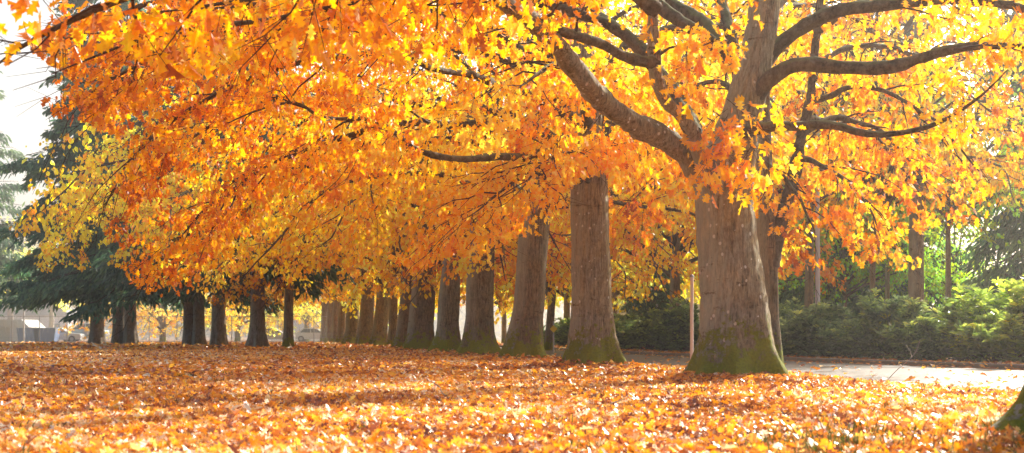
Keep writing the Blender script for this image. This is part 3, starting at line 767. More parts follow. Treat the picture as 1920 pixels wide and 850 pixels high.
def grass():
    g = np.random.default_rng(17)
    k = NT('grass_blade'); tone = k.n('ShaderNodeAttribute', attribute_name='tone').outputs['Fac']
    c = k.ramp(tone, [(0, (.05, .07, .015)), (.6, (.13, .16, .03)), (1, (.38, .33, .10))])
    m = k.surf(k.n('ShaderNodeMixShader', {0: .4, 1: k.pbr(c, .5), 2: k.n('ShaderNodeBsdfTranslucent', {'Color': c}).outputs[0]}).outputs[0])
    P_, T_ = [], []
    for _ in range(90):
        if g.random() < .45: c0 = np.array([1.4 + 2.0 * g.random(), 6.4 + 1.9 * g.random()])
        else: d = 6.5 + 16 * g.random(); c0 = np.array([(g.random() - .5) * .84 * d, d])
        n = int(20 + 30 * g.random())
        P_.append(c0 + g.normal(0, .12, (n, 2))); T_.append(np.clip(g.normal(.5, .25) + g.normal(0, .15, n), 0, 1))
    p = np.concatenate(P_); T_ = np.concatenate(T_); keep = road_mask(p[:, 0], p[:, 1]) < .2; p, T_ = p[keep], T_[keep]; n = len(p)
    tm = (np.array([(-.05, 0, 0), (.05, 0, 0), (.035, .55, .05), (0, 1, .2), (-.035, .55, .05)]), [[0, 1, 2, 3, 4]])
    b = MB(); b.leaves(tm, np.stack([p[:, 0], p[:, 1], gz(p[:, 0], p[:, 1]) + .005], 1), UP + g.normal(0, .45, (n, 3)), g.normal(0, 1, (n, 3)) + UP * .1, .085 * (.5 + .9 * g.random(n)), T_)
    link('grass', b.mesh('grass', m), kind='stuff')
grass()

# ------------------------------------------------------------------ conifers
def conifer_kit(seed, H, Rb, z0, n_bough, per, size, droop=.35):
    """drooping boughs clothed in flat needle sprays; open gaps between boughs"""
    g = np.random.default_rng(seed)
    b = MB(); LP, LA, LN, LT = [], [], [], []
    for i in range(n_bough):
        f = (i + g.random()) / n_bough
        z = z0 + (H - z0) * f ** 1.25
        Lb = Rb * (1 - f) ** .75 * (.6 + .55 * g.random()) + .5
        az = i * 2.39996 + g.normal(0, .3)
        h = np.array([math.cos(az), math.sin(az), 0]); sd = np.array([-h[1], h[0], 0])
        u = np.linspace(0, 1, 8)
        up = .12 + .25 * f
        pts = h * Lb * u[:, None] + UP * (z + Lb * (up * u - (droop + up) * u ** 2 + .18 * u ** 4))[:, None]
        pts[1:] += np.cumsum(g.normal(0, .055 * Lb, (7, 3)) * [1, 1, .6], 0)
        b.tube(pts, np.linspace(.06 * (1 - f) + .02, .008, 8), 4, mat=1, cap=False)
        n = int(per * (Lb / Rb + .15))
        t = .12 + .9 * g.random(n) ** .8
        pos = np.stack([np.interp(t, u, pts[:, a]) for a in range(3)], 1)
        wd = Lb * .34 * np.sin(np.clip(t, .05, 1) * 2.6) + .15
        s = g.normal(0, .45, n) * wd
        pos += sd * s[:, None]; pos[:, 2] -= np.abs(s) * .35 + g.random(n) * .55 * (1 - f * .5)
        ax = h * .6 + sd * np.sign(s)[:, None] * .5 + np.array([0, 0, -.75]) + g.normal(0, .35, (n, 3))
        LP.append(pos); LA.append(ax); LT.append(np.clip(g.normal(.42, .22, n) + .3 * (t - .5) + g.normal(0, .16), 0, 1))
    LP, LA, LT = np.concatenate(LP), np.concatenate(LA), np.concatenate(LT)
    n = len(LP)
    b.leaves(NEED, LP, LA, g.normal(0, .6, (n, 3)) + UP, size * (.6 + .8 * g.random(n)), LT, curl=np.ones(n))
    print('conifer', n)
    return b.mesh('crown', [NEEDLE, TWIG])

CON = [conifer_kit(81, 34, 6.9, 5.2, 130, 480, .60), conifer_kit(82, 30, 6.0, 4.6, 120, 300, .58), conifer_kit(83, 22, 4.6, 1.2, 120, 240, .5, .45)]

def conifer(name, label, px, d, w, kit, rz, scale=1.0, group=None, seed=1, stems=((0, 0),), tint=(1, 1, 1, 1), top=26, flare=.45, lift=0.):
    x = (px - CX) / F * d
    t = thing(name, label, 'conifer', (x, d, float(gz(x, d)) - .05), 0, group)
    r = w / 2 * d / F
    for s, (dx, dy) in enumerate(stems):
        prof = [(-.1, dx, dy, r * 1.05), (.3, dx, dy, r * 1.05), (1.5, dx, dy, r * .95), (6, dx, dy, r * .82), (top * .6, dx * .8, dy, r * .5), (top, dx * .5, dy, .04)]
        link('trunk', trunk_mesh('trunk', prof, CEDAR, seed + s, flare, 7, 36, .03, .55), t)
    c = link('crown', kit, t, (0, 0, lift), rz, scale); c.color = tint
    return t

LEFT_G = 'conifers at the far edge of the lawn'
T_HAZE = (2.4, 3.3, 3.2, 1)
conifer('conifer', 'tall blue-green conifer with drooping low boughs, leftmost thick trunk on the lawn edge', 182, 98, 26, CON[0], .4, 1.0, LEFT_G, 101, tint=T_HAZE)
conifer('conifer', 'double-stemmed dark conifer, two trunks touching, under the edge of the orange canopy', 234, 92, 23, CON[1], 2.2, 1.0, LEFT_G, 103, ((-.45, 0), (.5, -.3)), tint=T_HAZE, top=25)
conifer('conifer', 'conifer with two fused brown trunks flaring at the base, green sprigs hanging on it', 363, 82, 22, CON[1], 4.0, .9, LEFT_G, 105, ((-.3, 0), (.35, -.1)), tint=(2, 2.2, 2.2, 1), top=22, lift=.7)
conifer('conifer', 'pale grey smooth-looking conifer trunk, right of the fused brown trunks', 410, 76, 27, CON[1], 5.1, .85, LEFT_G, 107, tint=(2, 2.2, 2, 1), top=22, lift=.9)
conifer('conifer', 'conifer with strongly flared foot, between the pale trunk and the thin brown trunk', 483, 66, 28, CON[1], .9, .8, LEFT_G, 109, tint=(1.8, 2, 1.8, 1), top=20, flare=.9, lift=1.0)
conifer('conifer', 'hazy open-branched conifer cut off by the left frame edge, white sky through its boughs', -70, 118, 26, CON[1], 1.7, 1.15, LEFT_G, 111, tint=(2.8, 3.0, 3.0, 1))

# yellow-green oak with the thin brown trunk
def yellow_oak():
    d = 66; x = (541 - CX) / F * d
    prof = [(-.1, 0, 0, .27), (.2, 0, 0, .26), (2, 0, 0, .235), (4, .05, 0, .22), (7, .1, 0, .15), (10, 0, 0, .05)]
    t = oak('oak_tree', 'oak with thin straight brown trunk and yellow-green leaves spreading left', x, d, prof, KITS[2], 1.0, (1.25, 1.6, 1.2, 1), None, 91, scale=1.18, crown_off=(-2.9, 0, 1.2))
    c = link('crown', KITS[0][0], t, (-3.4, .6, 1.7), 3.3, 1.1); c.color = (1.2, 1.5, 1.2, 1)
yellow_oak()

# ------------------------------------------------------------------ broadleaf background trees
BG_G = 'trees beyond the road'
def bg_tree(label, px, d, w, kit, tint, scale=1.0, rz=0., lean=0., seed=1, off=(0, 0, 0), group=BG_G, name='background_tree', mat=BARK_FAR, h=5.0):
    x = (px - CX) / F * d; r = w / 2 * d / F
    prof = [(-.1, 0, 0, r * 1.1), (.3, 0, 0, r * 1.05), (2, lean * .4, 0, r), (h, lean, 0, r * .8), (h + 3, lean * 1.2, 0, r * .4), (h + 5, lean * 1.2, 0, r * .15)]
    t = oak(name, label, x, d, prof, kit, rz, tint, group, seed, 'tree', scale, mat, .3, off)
    return t
LIME = (.62, 1.5, 1.6, 1)
YEL = (1.05, 1.55, 2.2, 1); ORA = (1.0, 1.0, 1.0, 1); GRN = (.42, 1.0, 1.4, 1)
bg_tree('thin leaning dark trunk under yellow leaves, beyond the road right of the leaning tan oak', 1028, 62, 15, KITS[2], YEL, 1.0, .3, .35, 201, off=(0, 0, -.8))
bg_tree('straight thin dark trunk close left of the straight thick oak, beyond the road', 1063, 72, 12, KITS[2], YEL, 1.05, 1.3, 0, 202, off=(0, 0, -1.0))
bg_tree('slim dark trunk close right of the straight thick oak, above the shrubs', 1152, 70, 10, KITS[2], (1.0, 1.3, 1.4, 1), 1.0, 2.3, 0, 203, off=(0, 0, -.6))
bg_tree('thin grey trunk above the shrubs, third trunk right of the straight thick oak', 1194, 66, 8, KITS[2], YEL, 1.2, 3.3, .2, 204, off=(0, 0, 4.2), h=8)
bg_tree('dark thick trunk under deep orange leaves, just left of the thin pinkish post', 1263, 54, 20, KITS[2], (1, .78, .9, 1), .9, 4.3, .1, 205)
bg_tree('tall gold tree behind the largest oak, its upper leaves showing between the oak limbs', 1350, 60, 16, KITS[2], (1.0, 1.25, 1.5, 1), 1.25, 2.2, .1, 217, off=(0, 0, 5.0), h=9)
bg_tree('tan trunk beside the pale lamp post, right of the largest oak', 1516, 46, 17, KITS[2], (.8, 1.0, 1.5, 1), .8, 5.3, .05, 206, off=(0, 0, 2.4))
bg_tree('thick brown trunk standing in the shrubs right of the lamp post', 1718, 44, 29, KITS[2], (.9, .9, 1, 1), .8, .2, .0, 207, off=(-1, 0, 2.2), h=7)
bg_tree('slim tan trunk between the lamp post and the thick brown trunk', 1636, 54, 11, KITS[2], (1, 1.1, 1.2, 1), 1.15, 1.9, .0, 208, off=(0, 0, 6.0), h=10)
bg_tree('thin pale trunk immediately left of the thick brown trunk', 1664, 57, 9, KITS[2], GRN, .8, 2.9, .0, 209, off=(0, 0, 2.0))
bg_tree('thin grey trunk right of the thick brown trunk, sunlit green leaves behind it', 1778, 50, 11, KITS[2], (.5, 1.2, 1.4, 1), .8, 3.9, .0, 210, off=(0, 0, 2.2))
bg_tree('small hazy tree with glowing orange leaves between the conifer trunks on the left', 305, 128, 11, KITS[2], (1.1, 1.3, 2, 1), .95, .4, 0, 211, group=None, off=(0, 0, -2.2))
bg_tree('yellow hazy tree in the gap left of the far overlapping trunks', 575, 150, 9, KITS[2], YEL, 1.2, .9, 0, 212, group=None, off=(0, 0, -2.4))
bg_tree('pale yellow tree cut by the left frame edge, above the sheds', -40, 135, 12, KITS[2], (1.2, 2.0, 4, 1), 1.2, 2.4, 0, 213, group=None)
bg_tree('yellow tree behind the conifer trunks, seen low between the pale and flared trunks', 445, 140, 10, KITS[2], YEL, 1.1, 3.1, 0, 214, group=None, off=(0, 0, -2.4))
bg_tree('bright yellow tree far beyond the road, seen between the dark and the leaning oak trunks', 945, 95, 9, KITS[2], YEL, 1.3, 4.1, 0, 215, off=(0, 0, -2.0))
bg_tree('distant gold tree beyond the road, seen right of the slim grey trunk', 1225, 92, 8, KITS[2], YEL, 1.25, 5.1, 0, 216, off=(0, 0, -2.0))

bg_tree('sunlit yellow-green understorey tree between the thick brown trunk and the huge dark conifer', 1790, 62, 6, KITS[2], LIME, .55, 1.1, 0, 218, off=(0, 0, .2), h=3)
bg_tree('small green understorey tree in the shade right of the lamp post', 1585, 60, 6, KITS[2], (.4, 1.1, 1.4, 1), .6, 2.1, 0, 219, off=(0, 0, .4), h=3)
bg_tree('small sunlit green tree low behind the shrubs left of the thick brown trunk', 1680, 68, 6, KITS[2], LIME, .55, 3.1, 0, 220, off=(0, 0, .2), h=3)
CON_G = 'dark conifers behind the shrubs'
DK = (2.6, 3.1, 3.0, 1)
conifer('conifer', 'huge dark conifer filling the right edge behind the shrubs', 1935, 56, 24, CON[2], .6, .85, CON_G, 301, tint=DK, top=20)
conifer('conifer', 'dark green conifer behind the lamp post', 1560, 66, 16, CON[2], 1.6, .8, CON_G, 302, tint=DK, top=20)
conifer('conifer', 'dark green conifer directly behind the thick brown trunk', 1700, 64, 16, CON[2], 2.6, .8, CON_G, 303, tint=DK, top=20)
conifer('conifer', 'dark conifer left of the lamp post, behind the slender forked trunk', 1482, 74, 16, CON[2], 3.6, .8, CON_G, 304, tint=DK, top=20)
conifer('conifer', 'narrow dark conifer between the slim tan trunk and the lamp post', 1620, 78, 16, CON[2], 4.6, .8, CON_G, 305, tint=DK, top=20)
conifer('conifer', 'small dark conifer near the thin pinkish post, low behind the shrubs', 1225, 64, 12, CON[2], 5.6, .42, CON_G, 306, tint=DK, top=8)

# ------------------------------------------------------------------ shrubs along the kerb
def shrub_kit(seed, h, r, n):
    g = np.random.default_rng(seed)
    b = MB()
    tips = []
    for i in range(34):
        az = g.random() * 6.283; el = .25 + 1.2 * g.random()
        L = (.55 + .5 * g.random())
        e = np.array([math.cos(az) * math.cos(el) * r * 1.25 * L, math.sin(az) * math.cos(el) * r * 1.25 * L, .15 + math.sin(el) * h * L * .98])
        mid = e * .5 + g.normal(0, .08, 3); mid[2] = abs(mid[2]) + .05
        p = smooth_path([np.array([g.normal(0, .08), g.normal(0, .08), 0]), mid, e], 7)
        b.tube(p, np.linspace(.022, .006, 7), 4, mat=1, cap=False)
        tips.append((p, e))
    LP, LA, LT = [], [], []
    for p, e in tips:
        for c in range(int(n / 34 / 9)):
            u = .35 + .65 * g.random() ** .7
            o = np.array([np.interp(u, np.linspace(0, 1, 7), p[:, a]) for a in range(3)]) + g.normal(0, .11, 3)
            o[2] = max(o[2], .08)
            az = np.linspace(0, 6.283, 9, endpoint=False) + g.random()
            tilt = g.normal(.1, .3)
            ax = np.stack([np.cos(az), np.sin(az), np.full(9, tilt)], 1) + g.normal(0, .2, (9, 3)) + (o / (np.linalg.norm(o) + .1)) * .5
            LP.append(np.repeat(o[None], 9, 0) + g.normal(0, .02, (9, 3))); LA.append(ax)
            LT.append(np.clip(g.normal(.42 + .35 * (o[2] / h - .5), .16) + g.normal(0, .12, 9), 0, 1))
    LP, LA, LT = map(np.concatenate, (LP, LA, LT))
    m = len(LP)
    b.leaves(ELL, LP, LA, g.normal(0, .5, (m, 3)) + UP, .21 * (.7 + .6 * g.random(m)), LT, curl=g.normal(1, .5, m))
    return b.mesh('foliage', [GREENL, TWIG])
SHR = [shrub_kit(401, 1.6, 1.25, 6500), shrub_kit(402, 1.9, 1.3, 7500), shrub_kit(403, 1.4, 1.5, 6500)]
SH_G = 'evergreen shrubs along the far kerb'
def shrubs():
    g = np.random.default_rng(77)
    spec = [ # px, offset behind kerb, scale, kit, tint, label
        (1930, 1.0, 1.0, 1, (1.9, 1.8, 1.1, 1), 'yellow-green sunlit shrub cut by the right frame edge'),
        (1868, 1.6, 1.02, 1, (1.9, 1.9, 1.1, 1), 'tall yellow-tipped shrub second from the right frame edge'),
        (1800, 1.2, .92, 0, (1.5, 1.6, 1.2, 1), 'olive shrub left of the tall yellow-tipped shrub'),
        (1748, 1.1, .88, 2, (1.4, 1.5, 1.3, 1), 'spreading olive shrub below and right of the thick brown trunk'),
        (1698, 1.3, .92, 0, (1.5, 1.5, 1.4, 1), 'dull green shrub in front of the thick brown trunk'),
        (1645, 1.2, .90, 1, (1.5, 1.6, 1.7, 1), 'grey-green shrub in front of the slim tan trunk'),
        (1598, 1.3, .84, 2, (1.5, 1.6, 1.8, 1), 'low grey-green shrub midway between lamp post and thick brown trunk'),
        (1552, 1.2, .9, 0, (1.5, 1.6, 1.9, 1), 'blue-green shrub just right of the lamp post foot'),
        (1508, 1.3, .9, 2, (1.4, 1.6, 1.9, 1), 'blue-green shrub just left of the lamp post foot'),
        (1468, 1.4, .95, 1, (1.4, 1.6, 1.8, 1), 'blue-green shrub half hidden behind the slender forked trunk'),
        (1345, 1.3, 1.0, 0, (1.3, 1.5, 1.5, 1), 'dark shrub mostly hidden behind the largest oak trunk'),
        (1288, 1.2, 1.1, 1, (1.3, 1.5, 1.4, 1), 'tall dark shrub behind the thin pinkish post'),
        (1250, 1.2, 1.0, 0, (1.4, 1.6, 1.4, 1), 'rounded shrub left of the thin pinkish post'),
        (1214, 1.1, .98, 2, (1.6, 1.7, 1.3, 1), 'lighter loose shrub midway between the straight thick oak and the thin pinkish post'),
        (1178, 1.2, 1.0, 0, (1.5, 1.6, 1.3, 1), 'sparse shrub near the right side of the straight thick oak'),
        (1062, 1.2, .95, 1, (1.4, 1.6, 1.4, 1), 'shrub at the left side of the straight thick oak, beyond the road'),
        (1036, 1.4, .9, 0, (1.4, 1.6, 1.4, 1), 'small shrub below the yellow diamond sign'),
    ]
    for px, off, s, kit, tint, label in spec:
        ys = np.linspace(15, 90, 2000); k = np.argmin(np.abs((x_far(ys) + 1.2 + off) / ys * F + CX - px))
        y = ys[k]; x = x_far(y) + 1.2 + off
        t = thing('shrub', label, 'shrub', (x, y, float(gz(x, y))), 0, SH_G)
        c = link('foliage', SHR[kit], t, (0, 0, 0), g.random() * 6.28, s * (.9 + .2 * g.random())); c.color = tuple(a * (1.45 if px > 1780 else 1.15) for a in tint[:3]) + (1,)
shrubs()

# ------------------------------------------------------------------ street furniture
def plain(name, c, rough=.6, metal=0., var=.12, spec=.4):
    k = NT(name); n = k.noise(k.obj(), 4, 4)
    return k.surf(k.pbr(k.mix(tuple(a * (1 - var) for a in c), tuple(min(1, a * (1 + var)) for a in c), n), rough, spec=spec, metal=metal))
GALV = plain('galvanised_steel', (.42, .42, .43), .5, .3)
WOODP = plain('weathered_post', (.85, .74, .67), .7)
CONC = plain('lamp_concrete', (.62, .63, .65), .7)
YELLOW = plain('sign_yellow', (.85, .62, .03), .5)
BLACK = plain('black_rubber', (.03, .03, .03), .7)
WHITE = plain('white_paint', (.75, .76, .78), .5)
GLASS = plain('dark_glass', (.08, .10, .12), .15, spec=.8)

def sign_post():
    d = 26.2; x = (1297 - CX) / F * d
    z = float(gz(x, d)); h = (690 - 515) / F * d
    t = thing('marker_post', 'thin pale pinkish post standing at the road edge between the two nearest trunks', 'post', (x, d, z))
    b = MB(); r = .035
    b.add([], [], []) if False else None
    b.tube([(0, 0, -.1), (0, 0, h * .5), (.005, 0, h)], [r, r, r], 8); link('post', b.mesh('post', WOODP), t)
    b = MB(); b.tube([(0, 0, h), (0, 0, h + .02), (0, 0, h + .05)], [.045, .045, .02], 8); link('cap', b.mesh('cap', GALV), t)
sign_post()

def lamp_post():
    d = 42.0; x = (1533 - CX) / F * d
    t = thing('lamp_post', 'pale grey tapered lamp post rising from the shrubs beside a tan trunk', 'lamp post', (x, d, 0))
    b = MB(); b.tube([(0, 0, 0), (0, 0, 3), (0, 0, 8.2)], [.09, .08, .055], 12); link('pole', b.mesh('pole', CONC), t)
    b = MB(); b.tube([(0, 0, 8.1), (-.3, -.1, 8.6), (-1.0, -.2, 8.8), (-1.7, -.3, 8.8)], [.04, .04, .035, .03], 8); link('arm', b.mesh('arm', CONC), t)
    b = MB(); b.tube([(-1.6, -.3, 8.8), (-1.8, -.33, 8.78), (-2.2, -.38, 8.76), (-2.3, -.4, 8.77)], [.04, .13, .11, .03], 10); link('lamp_head', b.mesh('lamp_head', GALV), t)
lamp_post()

def diamond_sign():
    d = 50.0; x = (1038 - CX) / F * d; zc = CAMZ + (HY - 617) / F * d
    t = thing('road_sign', 'small yellow diamond road sign above the shrubs between two oak trunks', 'road sign', (x, d, 0))
    b = MB(); b.tube([(0, .03, 0), (0, .03, zc + .3)], [.03, .03], 6); link('post', b.mesh('post', GALV), t)
    b = MB(); s = .15
    v = [(0, 0, zc - s), (s, 0, zc), (0, 0, zc + s), (-s, 0, zc), (0, .012, zc - s), (s, .012, zc), (0, .012, zc + s), (-s, .012, zc)]
    b.quads(v, [[0, 1, 2, 3], [7, 6, 5, 4], [0, 4, 5, 1], [1, 5, 6, 2], [2, 6, 7, 3], [3, 7, 4, 0]], smooth=False)
    link('sign_plate', b.mesh('sign_plate', YELLOW), t)
diamond_sign()

# ------------------------------------------------------------------ far side of the lawn: fence, cars, sheds, houses
def far_fence():
    y = 122.0
    x0, x1 = (-80 - CX) / F * y, (640 - CX) / F * y
    t = thing('chain_link_fence', 'tall wire fence with thin posts along the far left edge of the lawn', 'fence', (x0, y, 0))
    W = x1 - x0; h = 2.5; n = int(W / 2.6)
    for i in range(n + 1):
        b = MB(); b.tube([(i * W / n, 0, -.05), (i * W / n, 0, h + .05)], [.045, .045], 6)
        link('post', b.mesh('post', GALV), t)
    for z in (.1, h):
        b = MB(); b.tube([(0, .0, z), (W, .0, z)], [.03, .03], 6); link('rail', b.mesh('rail', GALV), t)
    b = MB(); A, B = [], []
    for s in np.arange(0, W - .4, .4):
        A += [(s, .04, .1), (s + .4, .045, .1)]; B += [(s + .4, .04, h), (s, .045, h)]
    for z in np.arange(.5, h, .5):
        A.append((0, .042, z)); B.append((W, .042, z))
    b.twigs(np.array(A, float), np.array(B, float), .006, .006)
    link('wire_mesh', b.mesh('wire_mesh', GALV), t)
far_fence()

def car(label, px, y, col, rz, length=4.5, tall=1.5):
    x = (px - CX) / F * y
    t = thing('parked_car', label, 'car', (x, y, 0), rz, 'cars parked beyond the fence')
    paint = plain('car_paint', col, .3, .1, .05, .6)
    k = length / 4.5; hh = tall / 1.5
    prof = [(-2.2, .28), (2.2, .28), (2.25, .62), (2.15, .84), (1.1, .95), (-1.55, .98), (-2.15, .92), (-2.25, .6)]
    b = MB(); b.prism([(a * k, c * hh) for a, c in prof], 1.72); link('body', b.mesh('body', paint), t)
    cab = [(1.05, .95), (.35, 1.44), (-1.1, 1.48), (-1.75, .985)]
    b = MB(); b.prism([(a * k, c * hh) for a, c in cab], 1.5)
    link('roof', b.mesh('roof', paint), t)
    win = [[(.85, 1.0), (.3, 1.38), (-.3, 1.40), (-.3, 1.0)], [(-.38, 1.0), (-.38, 1.40), (-1.05, 1.41), (-1.5, 1.02)]]
    for w in win:
        for s in (-1, 1):
            b = MB(); b.prism([(a * k, c * hh) for a, c in w], .012, off=s * .757); link('window', b.mesh('window', GLASS), t)
    for a in (-1.35, 1.4):
        for s in (-1, 1):
            b = MB(); th = np.linspace(0, 6.283, 18, endpoint=False)
            b.prism([(a * k + .33 * math.cos(q), .33 + .33 * math.sin(q)) for q in th], .2, off=s * .80)
            w = link('wheel', b.mesh('wheel', BLACK), t)
            b = MB(); b.prism([(a * k + .19 * math.cos(q), .33 + .19 * math.sin(q)) for q in th], .02, off=s * .915)
            link('rim', b.mesh('rim', GALV), w)
    for s in (-1, 1):
        b = MB(); b.box((2.22 * k, s * .62, .70 * hh), (.06, .34, .14)); link('headlight', b.mesh('headlight', WHITE), t)
    return t
car('white car parked beyond the fence left of the leftmost thick conifer trunk', 112, 130, (.75, .77, .8), .1)
car('pale blue van parked right beside the leftmost thick conifer trunk', 157, 133, (.42, .55, .70), 3.2, 4.9, 2.0)
car('grey car seen low between the flared and the thin brown trunk', 512, 136, (.5, .52, .55), .05)
car('silver car parked in the gap left of the far overlapping trunks', 590, 140, (.62, .65, .70), .0)

def skip(label, px, y):
    x = (px - CX) / F * y
    t = thing('waste_container', label, 'container', (x, y, 0), 0, 'blue containers behind the fence')
    m = plain('blue_steel', (.22, .32, .55), .5)
    b = MB(); b.prism([(-.95, .12), (.95, .12), (1.1, 1.35), (-1.1, 1.35)], 1.4); link('body', b.mesh('body', m), t)
    b = MB(); b.box((0, .0, 1.40), (2.26, 1.5, .08)); link('lid', b.mesh('lid', m), t)
    for a in (-.7, .7):
        b = MB(); b.tube([(a, -.6, .07), (a, .6, .07)], [.07, .07], 8); link('wheel', b.mesh('wheel', BLACK), t)
skip('blue waste container behind the fence, just right of the thin white lamp column', 57, 128)
skip('blue waste container behind the fence, left of the white car', 88, 128)

def house(label, px, y, w, h, dpt, wallc, roofc, rz=0., pitch=.9, name='house'):
    x = (px - CX) / F * y
    t = thing(name, label, 'house' if name == 'house' else 'shed', (x, y, 0), rz)
    wm = plain('house_wall', tuple(min(.9, a * 1.3) for a in wallc), .8); rm = plain('house_roof', roofc, .8)
    b = MB(); b.box((0, 0, h / 2), (w, dpt, h)); link('wall', b.mesh('wall', wm), t)
    b = MB(); b.prism([(-w / 2 - .3, h + .003), (w / 2 + .3, h + .003), (w / 2 - .1 * w, h + pitch * 1.6), (-w / 2 + .1 * w, h + pitch * 1.6)], dpt + .5); link('roof', b.mesh('roof', rm), t)
    n = max(2, int(w / 2.6))
    for i in range(n):
        xx = -w / 2 + (i + .5) * w / n
        if i == n // 2:
            b = MB(); b.box((xx, -dpt / 2 - .02, 1.0), (.95, .06, 2.0)); link('door', b.mesh('door', WHITE), t)
        else:
            b = MB(); b.box((xx, -dpt / 2 - .02, h * .55), (1.2, .06, 1.1)); f = link('window', b.mesh('window', WHITE), t)
            b = MB(); b.box((xx, -dpt / 2 - .055, h * .55), (1.0, .02, .9)); link('pane', b.mesh('pane', GLASS), f)
house('low shed with pale roof behind the fence at the left frame edge', 18, 132, 5.2, 1.5, 4, (.55, .54, .50), (.70, .70, .69), 0, .5, 'shed')
house('pale two-storey house far behind the fence, left of the conifers', 60, 190, 12, 3.6, 8, (.68, .69, .70), (.42, .43, .45), .1, 1.2)
house('pale house seen low in the gap left of the far overlapping trunks', 585, 178, 10, 3.2, 8, (.72, .74, .78), (.55, .55, .58), 0, .9)
house('white house glimpsed beyond the shrubs left of the thin pinkish post', 1200, 90, 9, 3.4, 7, (.80, .78, .76), (.6, .58, .56), 0, .8)
house('white building glimpsed behind the shrubs beside the slender forked trunk', 1500, 92, 10, 3.2, 7, (.80, .80, .80), (.5, .5, .5), 0, .8)

def lamp_column():
    y = 126.0; x = (45 - CX) / F * y
    t = thing('lamp_column', 'thin white lamp column behind the fence near the left frame edge', 'lamp post', (x, y, 0))
    b = MB(); b.tube([(0, 0, 0), (0, 0, 6.2)], [.1, .07], 8); link('pole', b.mesh('pole', WHITE), t)
    b = MB(); b.tube([(0, 0, 6.1), (.4, 0, 6.4), (1.1, 0, 6.45)], [.05, .05, .04], 6); link('arm', b.mesh('arm', WHITE), t)
    b = MB(); b.tube([(1.0, 0, 6.45), (1.2, 0, 6.43), (1.6, 0, 6.42)], [.05, .13, .04], 8); link('lamp_head', b.mesh('lamp_head', GALV), t)
lamp_column()

# distant hazy trees closing the view
def bare_kit(seed):
    g = np.random.default_rng(seed); b = MB(); A, B, RR = [], [], []
    b.tube([(0, 0, 0), (.1, 0, 2), (.1, .1, 4)], [.32, .26, .2], 10)
    def grow(p, d, L, r, k):
        e = p + d * L; A.append(p); B.append(e); RR.append(r)
        if k == 0: return
        for _ in range(3 if k > 1 else 4):
            dd = d + g.normal(0, .5, 3); dd[2] += .15; dd /= np.linalg.norm(dd)
            grow(e - d * L * g.random() * .3, dd, L * (.62 + .2 * g.random()), r * .6, k - 1)
    for i in range(5):
        a = i * 1.26 + g.random(); d = np.array([math.cos(a) * .7, math.sin(a) * .7, .8]); d /= np.linalg.norm(d)
        grow(np.array([.1, .05, 3.2 + .25 * i]), d, 2.6, .13, 4)
    b.twigs(np.array(A), np.array(B), np.array(RR), np.array(RR) * .6)
    return b.mesh('branches', plain('hazy_bark', (.55, .50, .44), .9)), np.array(B)
def bare_trees():
    g = np.random.default_rng(5)
    me, tips = bare_kit(9)
    m = leaf_mat('pale_leaf', [(0, (.55, .5, .3)), (.5, (.70, .66, .42)), (1, (.62, .70, .55))], .5, 1.1)
    b = MB(); pos = np.repeat(tips[np.linalg.norm(tips[:, :2], axis=1) > 2], 5, 0); pos = pos + g.normal(0, .35, pos.shape); n = len(pos)
    b.leaves(OAK_S, pos, g.normal(0, 1, (n, 3)) - UP, g.normal(0, 1, (n, 3)), .26, g.random(n))
    cr = b.mesh('crown', m)
    for px, y, s, rz, lab in [(95, 150, 1.15, 0, 'pale half-bare tree behind the fence, left of the leftmost thick conifer'), (20, 165, 1.5, 2, 'taller pale half-bare tree behind the low shed'), (150, 170, 1.2, 4, 'hazy half-bare tree just behind the leftmost thick conifer trunk')]:
        t = thing('bare_tree', lab, 'tree', ((px - CX) / F * y, y, 0), 0, 'half-bare trees beyond the fence')
        w = link('trunk', me, t, rz=rz, scale=s); link('crown', cr, t, rz=rz, scale=s)
bare_trees()

def far_belt():
    g = np.random.default_rng(8); b = MB()
    m = leaf_mat('far_leaf', [(0, (.16, .18, .15)), (.4, (.34, .30, .18)), (.75, (.60, .46, .18)), (1, (.70, .60, .34))], .45, 1.2)
    n = 26000
    x = -150 + 330 * g.random(n); y = 205 + 30 * g.random(n)
    # clumped outline of tree tops
    top = 5 + 9 * vnoise(x, y * 0, 9, 3) + 5 * vnoise(x, y * 0, 3, 4)
    z = top * g.random(n) ** .8
    tone = np.clip(vnoise(x, y * 0, 14, 6) + g.normal(0, .15, n), 0, 1)
    b.leaves(OAK_S, np.stack([x, y, z], 1), g.normal(0, 1, (n, 3)) - UP * .5, g.normal(0, 1, (n, 3)), 1.0, tone)
    link('distant_woodland', b.mesh('distant_woodland', m), kind='stuff')
far_belt()

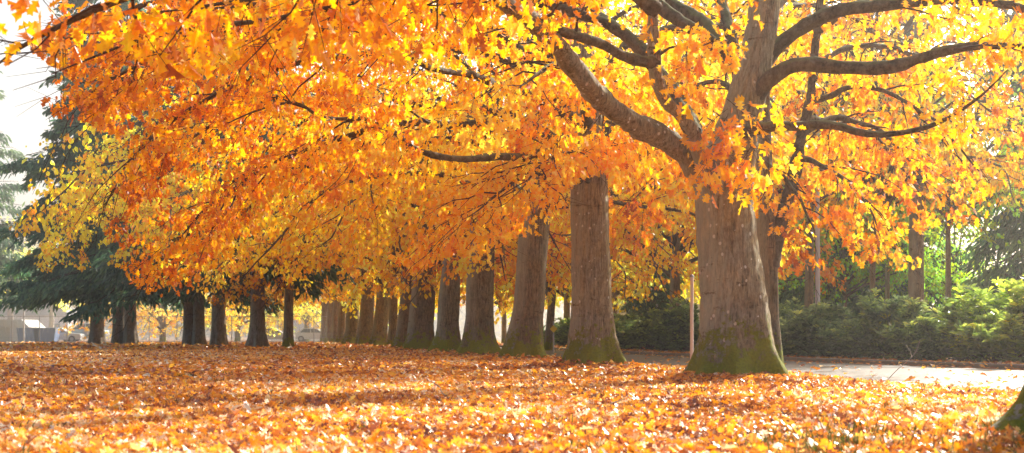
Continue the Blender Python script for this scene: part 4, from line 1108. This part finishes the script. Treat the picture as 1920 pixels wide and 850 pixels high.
# ------------------------------------------------------------------ morning haze filling the park
def haze(dens, c, sz):
    k = NT('haze')
    v = k.n('ShaderNodeVolumeScatter', {'Color': (1, .97, .92, 1), 'Density': dens, 'Anisotropy': .6})
    k.t.links.new(v.outputs[0], k.out.inputs['Volume'])
    b = MB(); b.box(c, sz)
    link('haze', b.mesh('haze', k.m), kind='structure')
haze(.0009, (0, 110, 19.5), (420, 300, 41))
haze(.0055, (0, 180, 17.3), (400, 150, 36))

# ------------------------------------------------------------------ light, sky, camera
AZ, EL = R(36), R(30)
S = Vector((math.sin(AZ) * math.cos(EL), math.cos(AZ) * math.cos(EL), math.sin(EL)))
w = bpy.data.worlds.new('World'); scene.world = w; w.use_nodes = True
nt = w.node_tree
sky = nt.nodes.new('ShaderNodeTexSky'); sky.sky_type = 'NISHITA'; sky.sun_disc = False
sky.sun_elevation = EL; sky.sun_rotation = AZ; sky.air_density = 1.0; sky.dust_density = 7.0; sky.ozone_density = 1.0
bg = nt.nodes['Background']; bg.inputs['Strength'].default_value = .25
nt.links.new(sky.outputs[0], bg.inputs['Color'])
sl = bpy.data.lights.new('sun', 'SUN'); sl.energy = 10.5; sl.angle = R(.53); sl.color = (1, .93, .80)
so = bpy.data.objects.new('sun', sl); COL.objects.link(so)
so.rotation_euler = S.to_track_quat('Z', 'Y').to_euler(); so.location = (20, 40, 40)

cam = bpy.data.cameras.new('camera'); co = bpy.data.objects.new('camera', cam); COL.objects.link(co)
co.location = (0, 0, CAMZ); co.rotation_euler = (R(90), 0, 0)
cam.sensor_width = 36; cam.lens = 36 * F / 1920; cam.shift_y = (HY - 425) / 1920
cam.clip_start = .05; cam.clip_end = 3000
cam.dof.use_dof = True; cam.dof.focus_distance = 21; cam.dof.aperture_fstop = 2.8
scene.camera = co

scene.render.engine = 'CYCLES'
cy = scene.cycles
cy.max_bounces = 10; cy.diffuse_bounces = 5; cy.glossy_bounces = 2; cy.transmission_bounces = 8; cy.transparent_max_bounces = 4
cy.volume_bounces = 0
cy.caustics_reflective = False; cy.caustics_refractive = False
cy.use_denoising = True
cy.sample_clamp_indirect = 6
scene.view_settings.view_transform = 'Standard'; scene.view_settings.look = 'None'
scene.view_settings.exposure = 0; scene.view_settings.gamma = 1
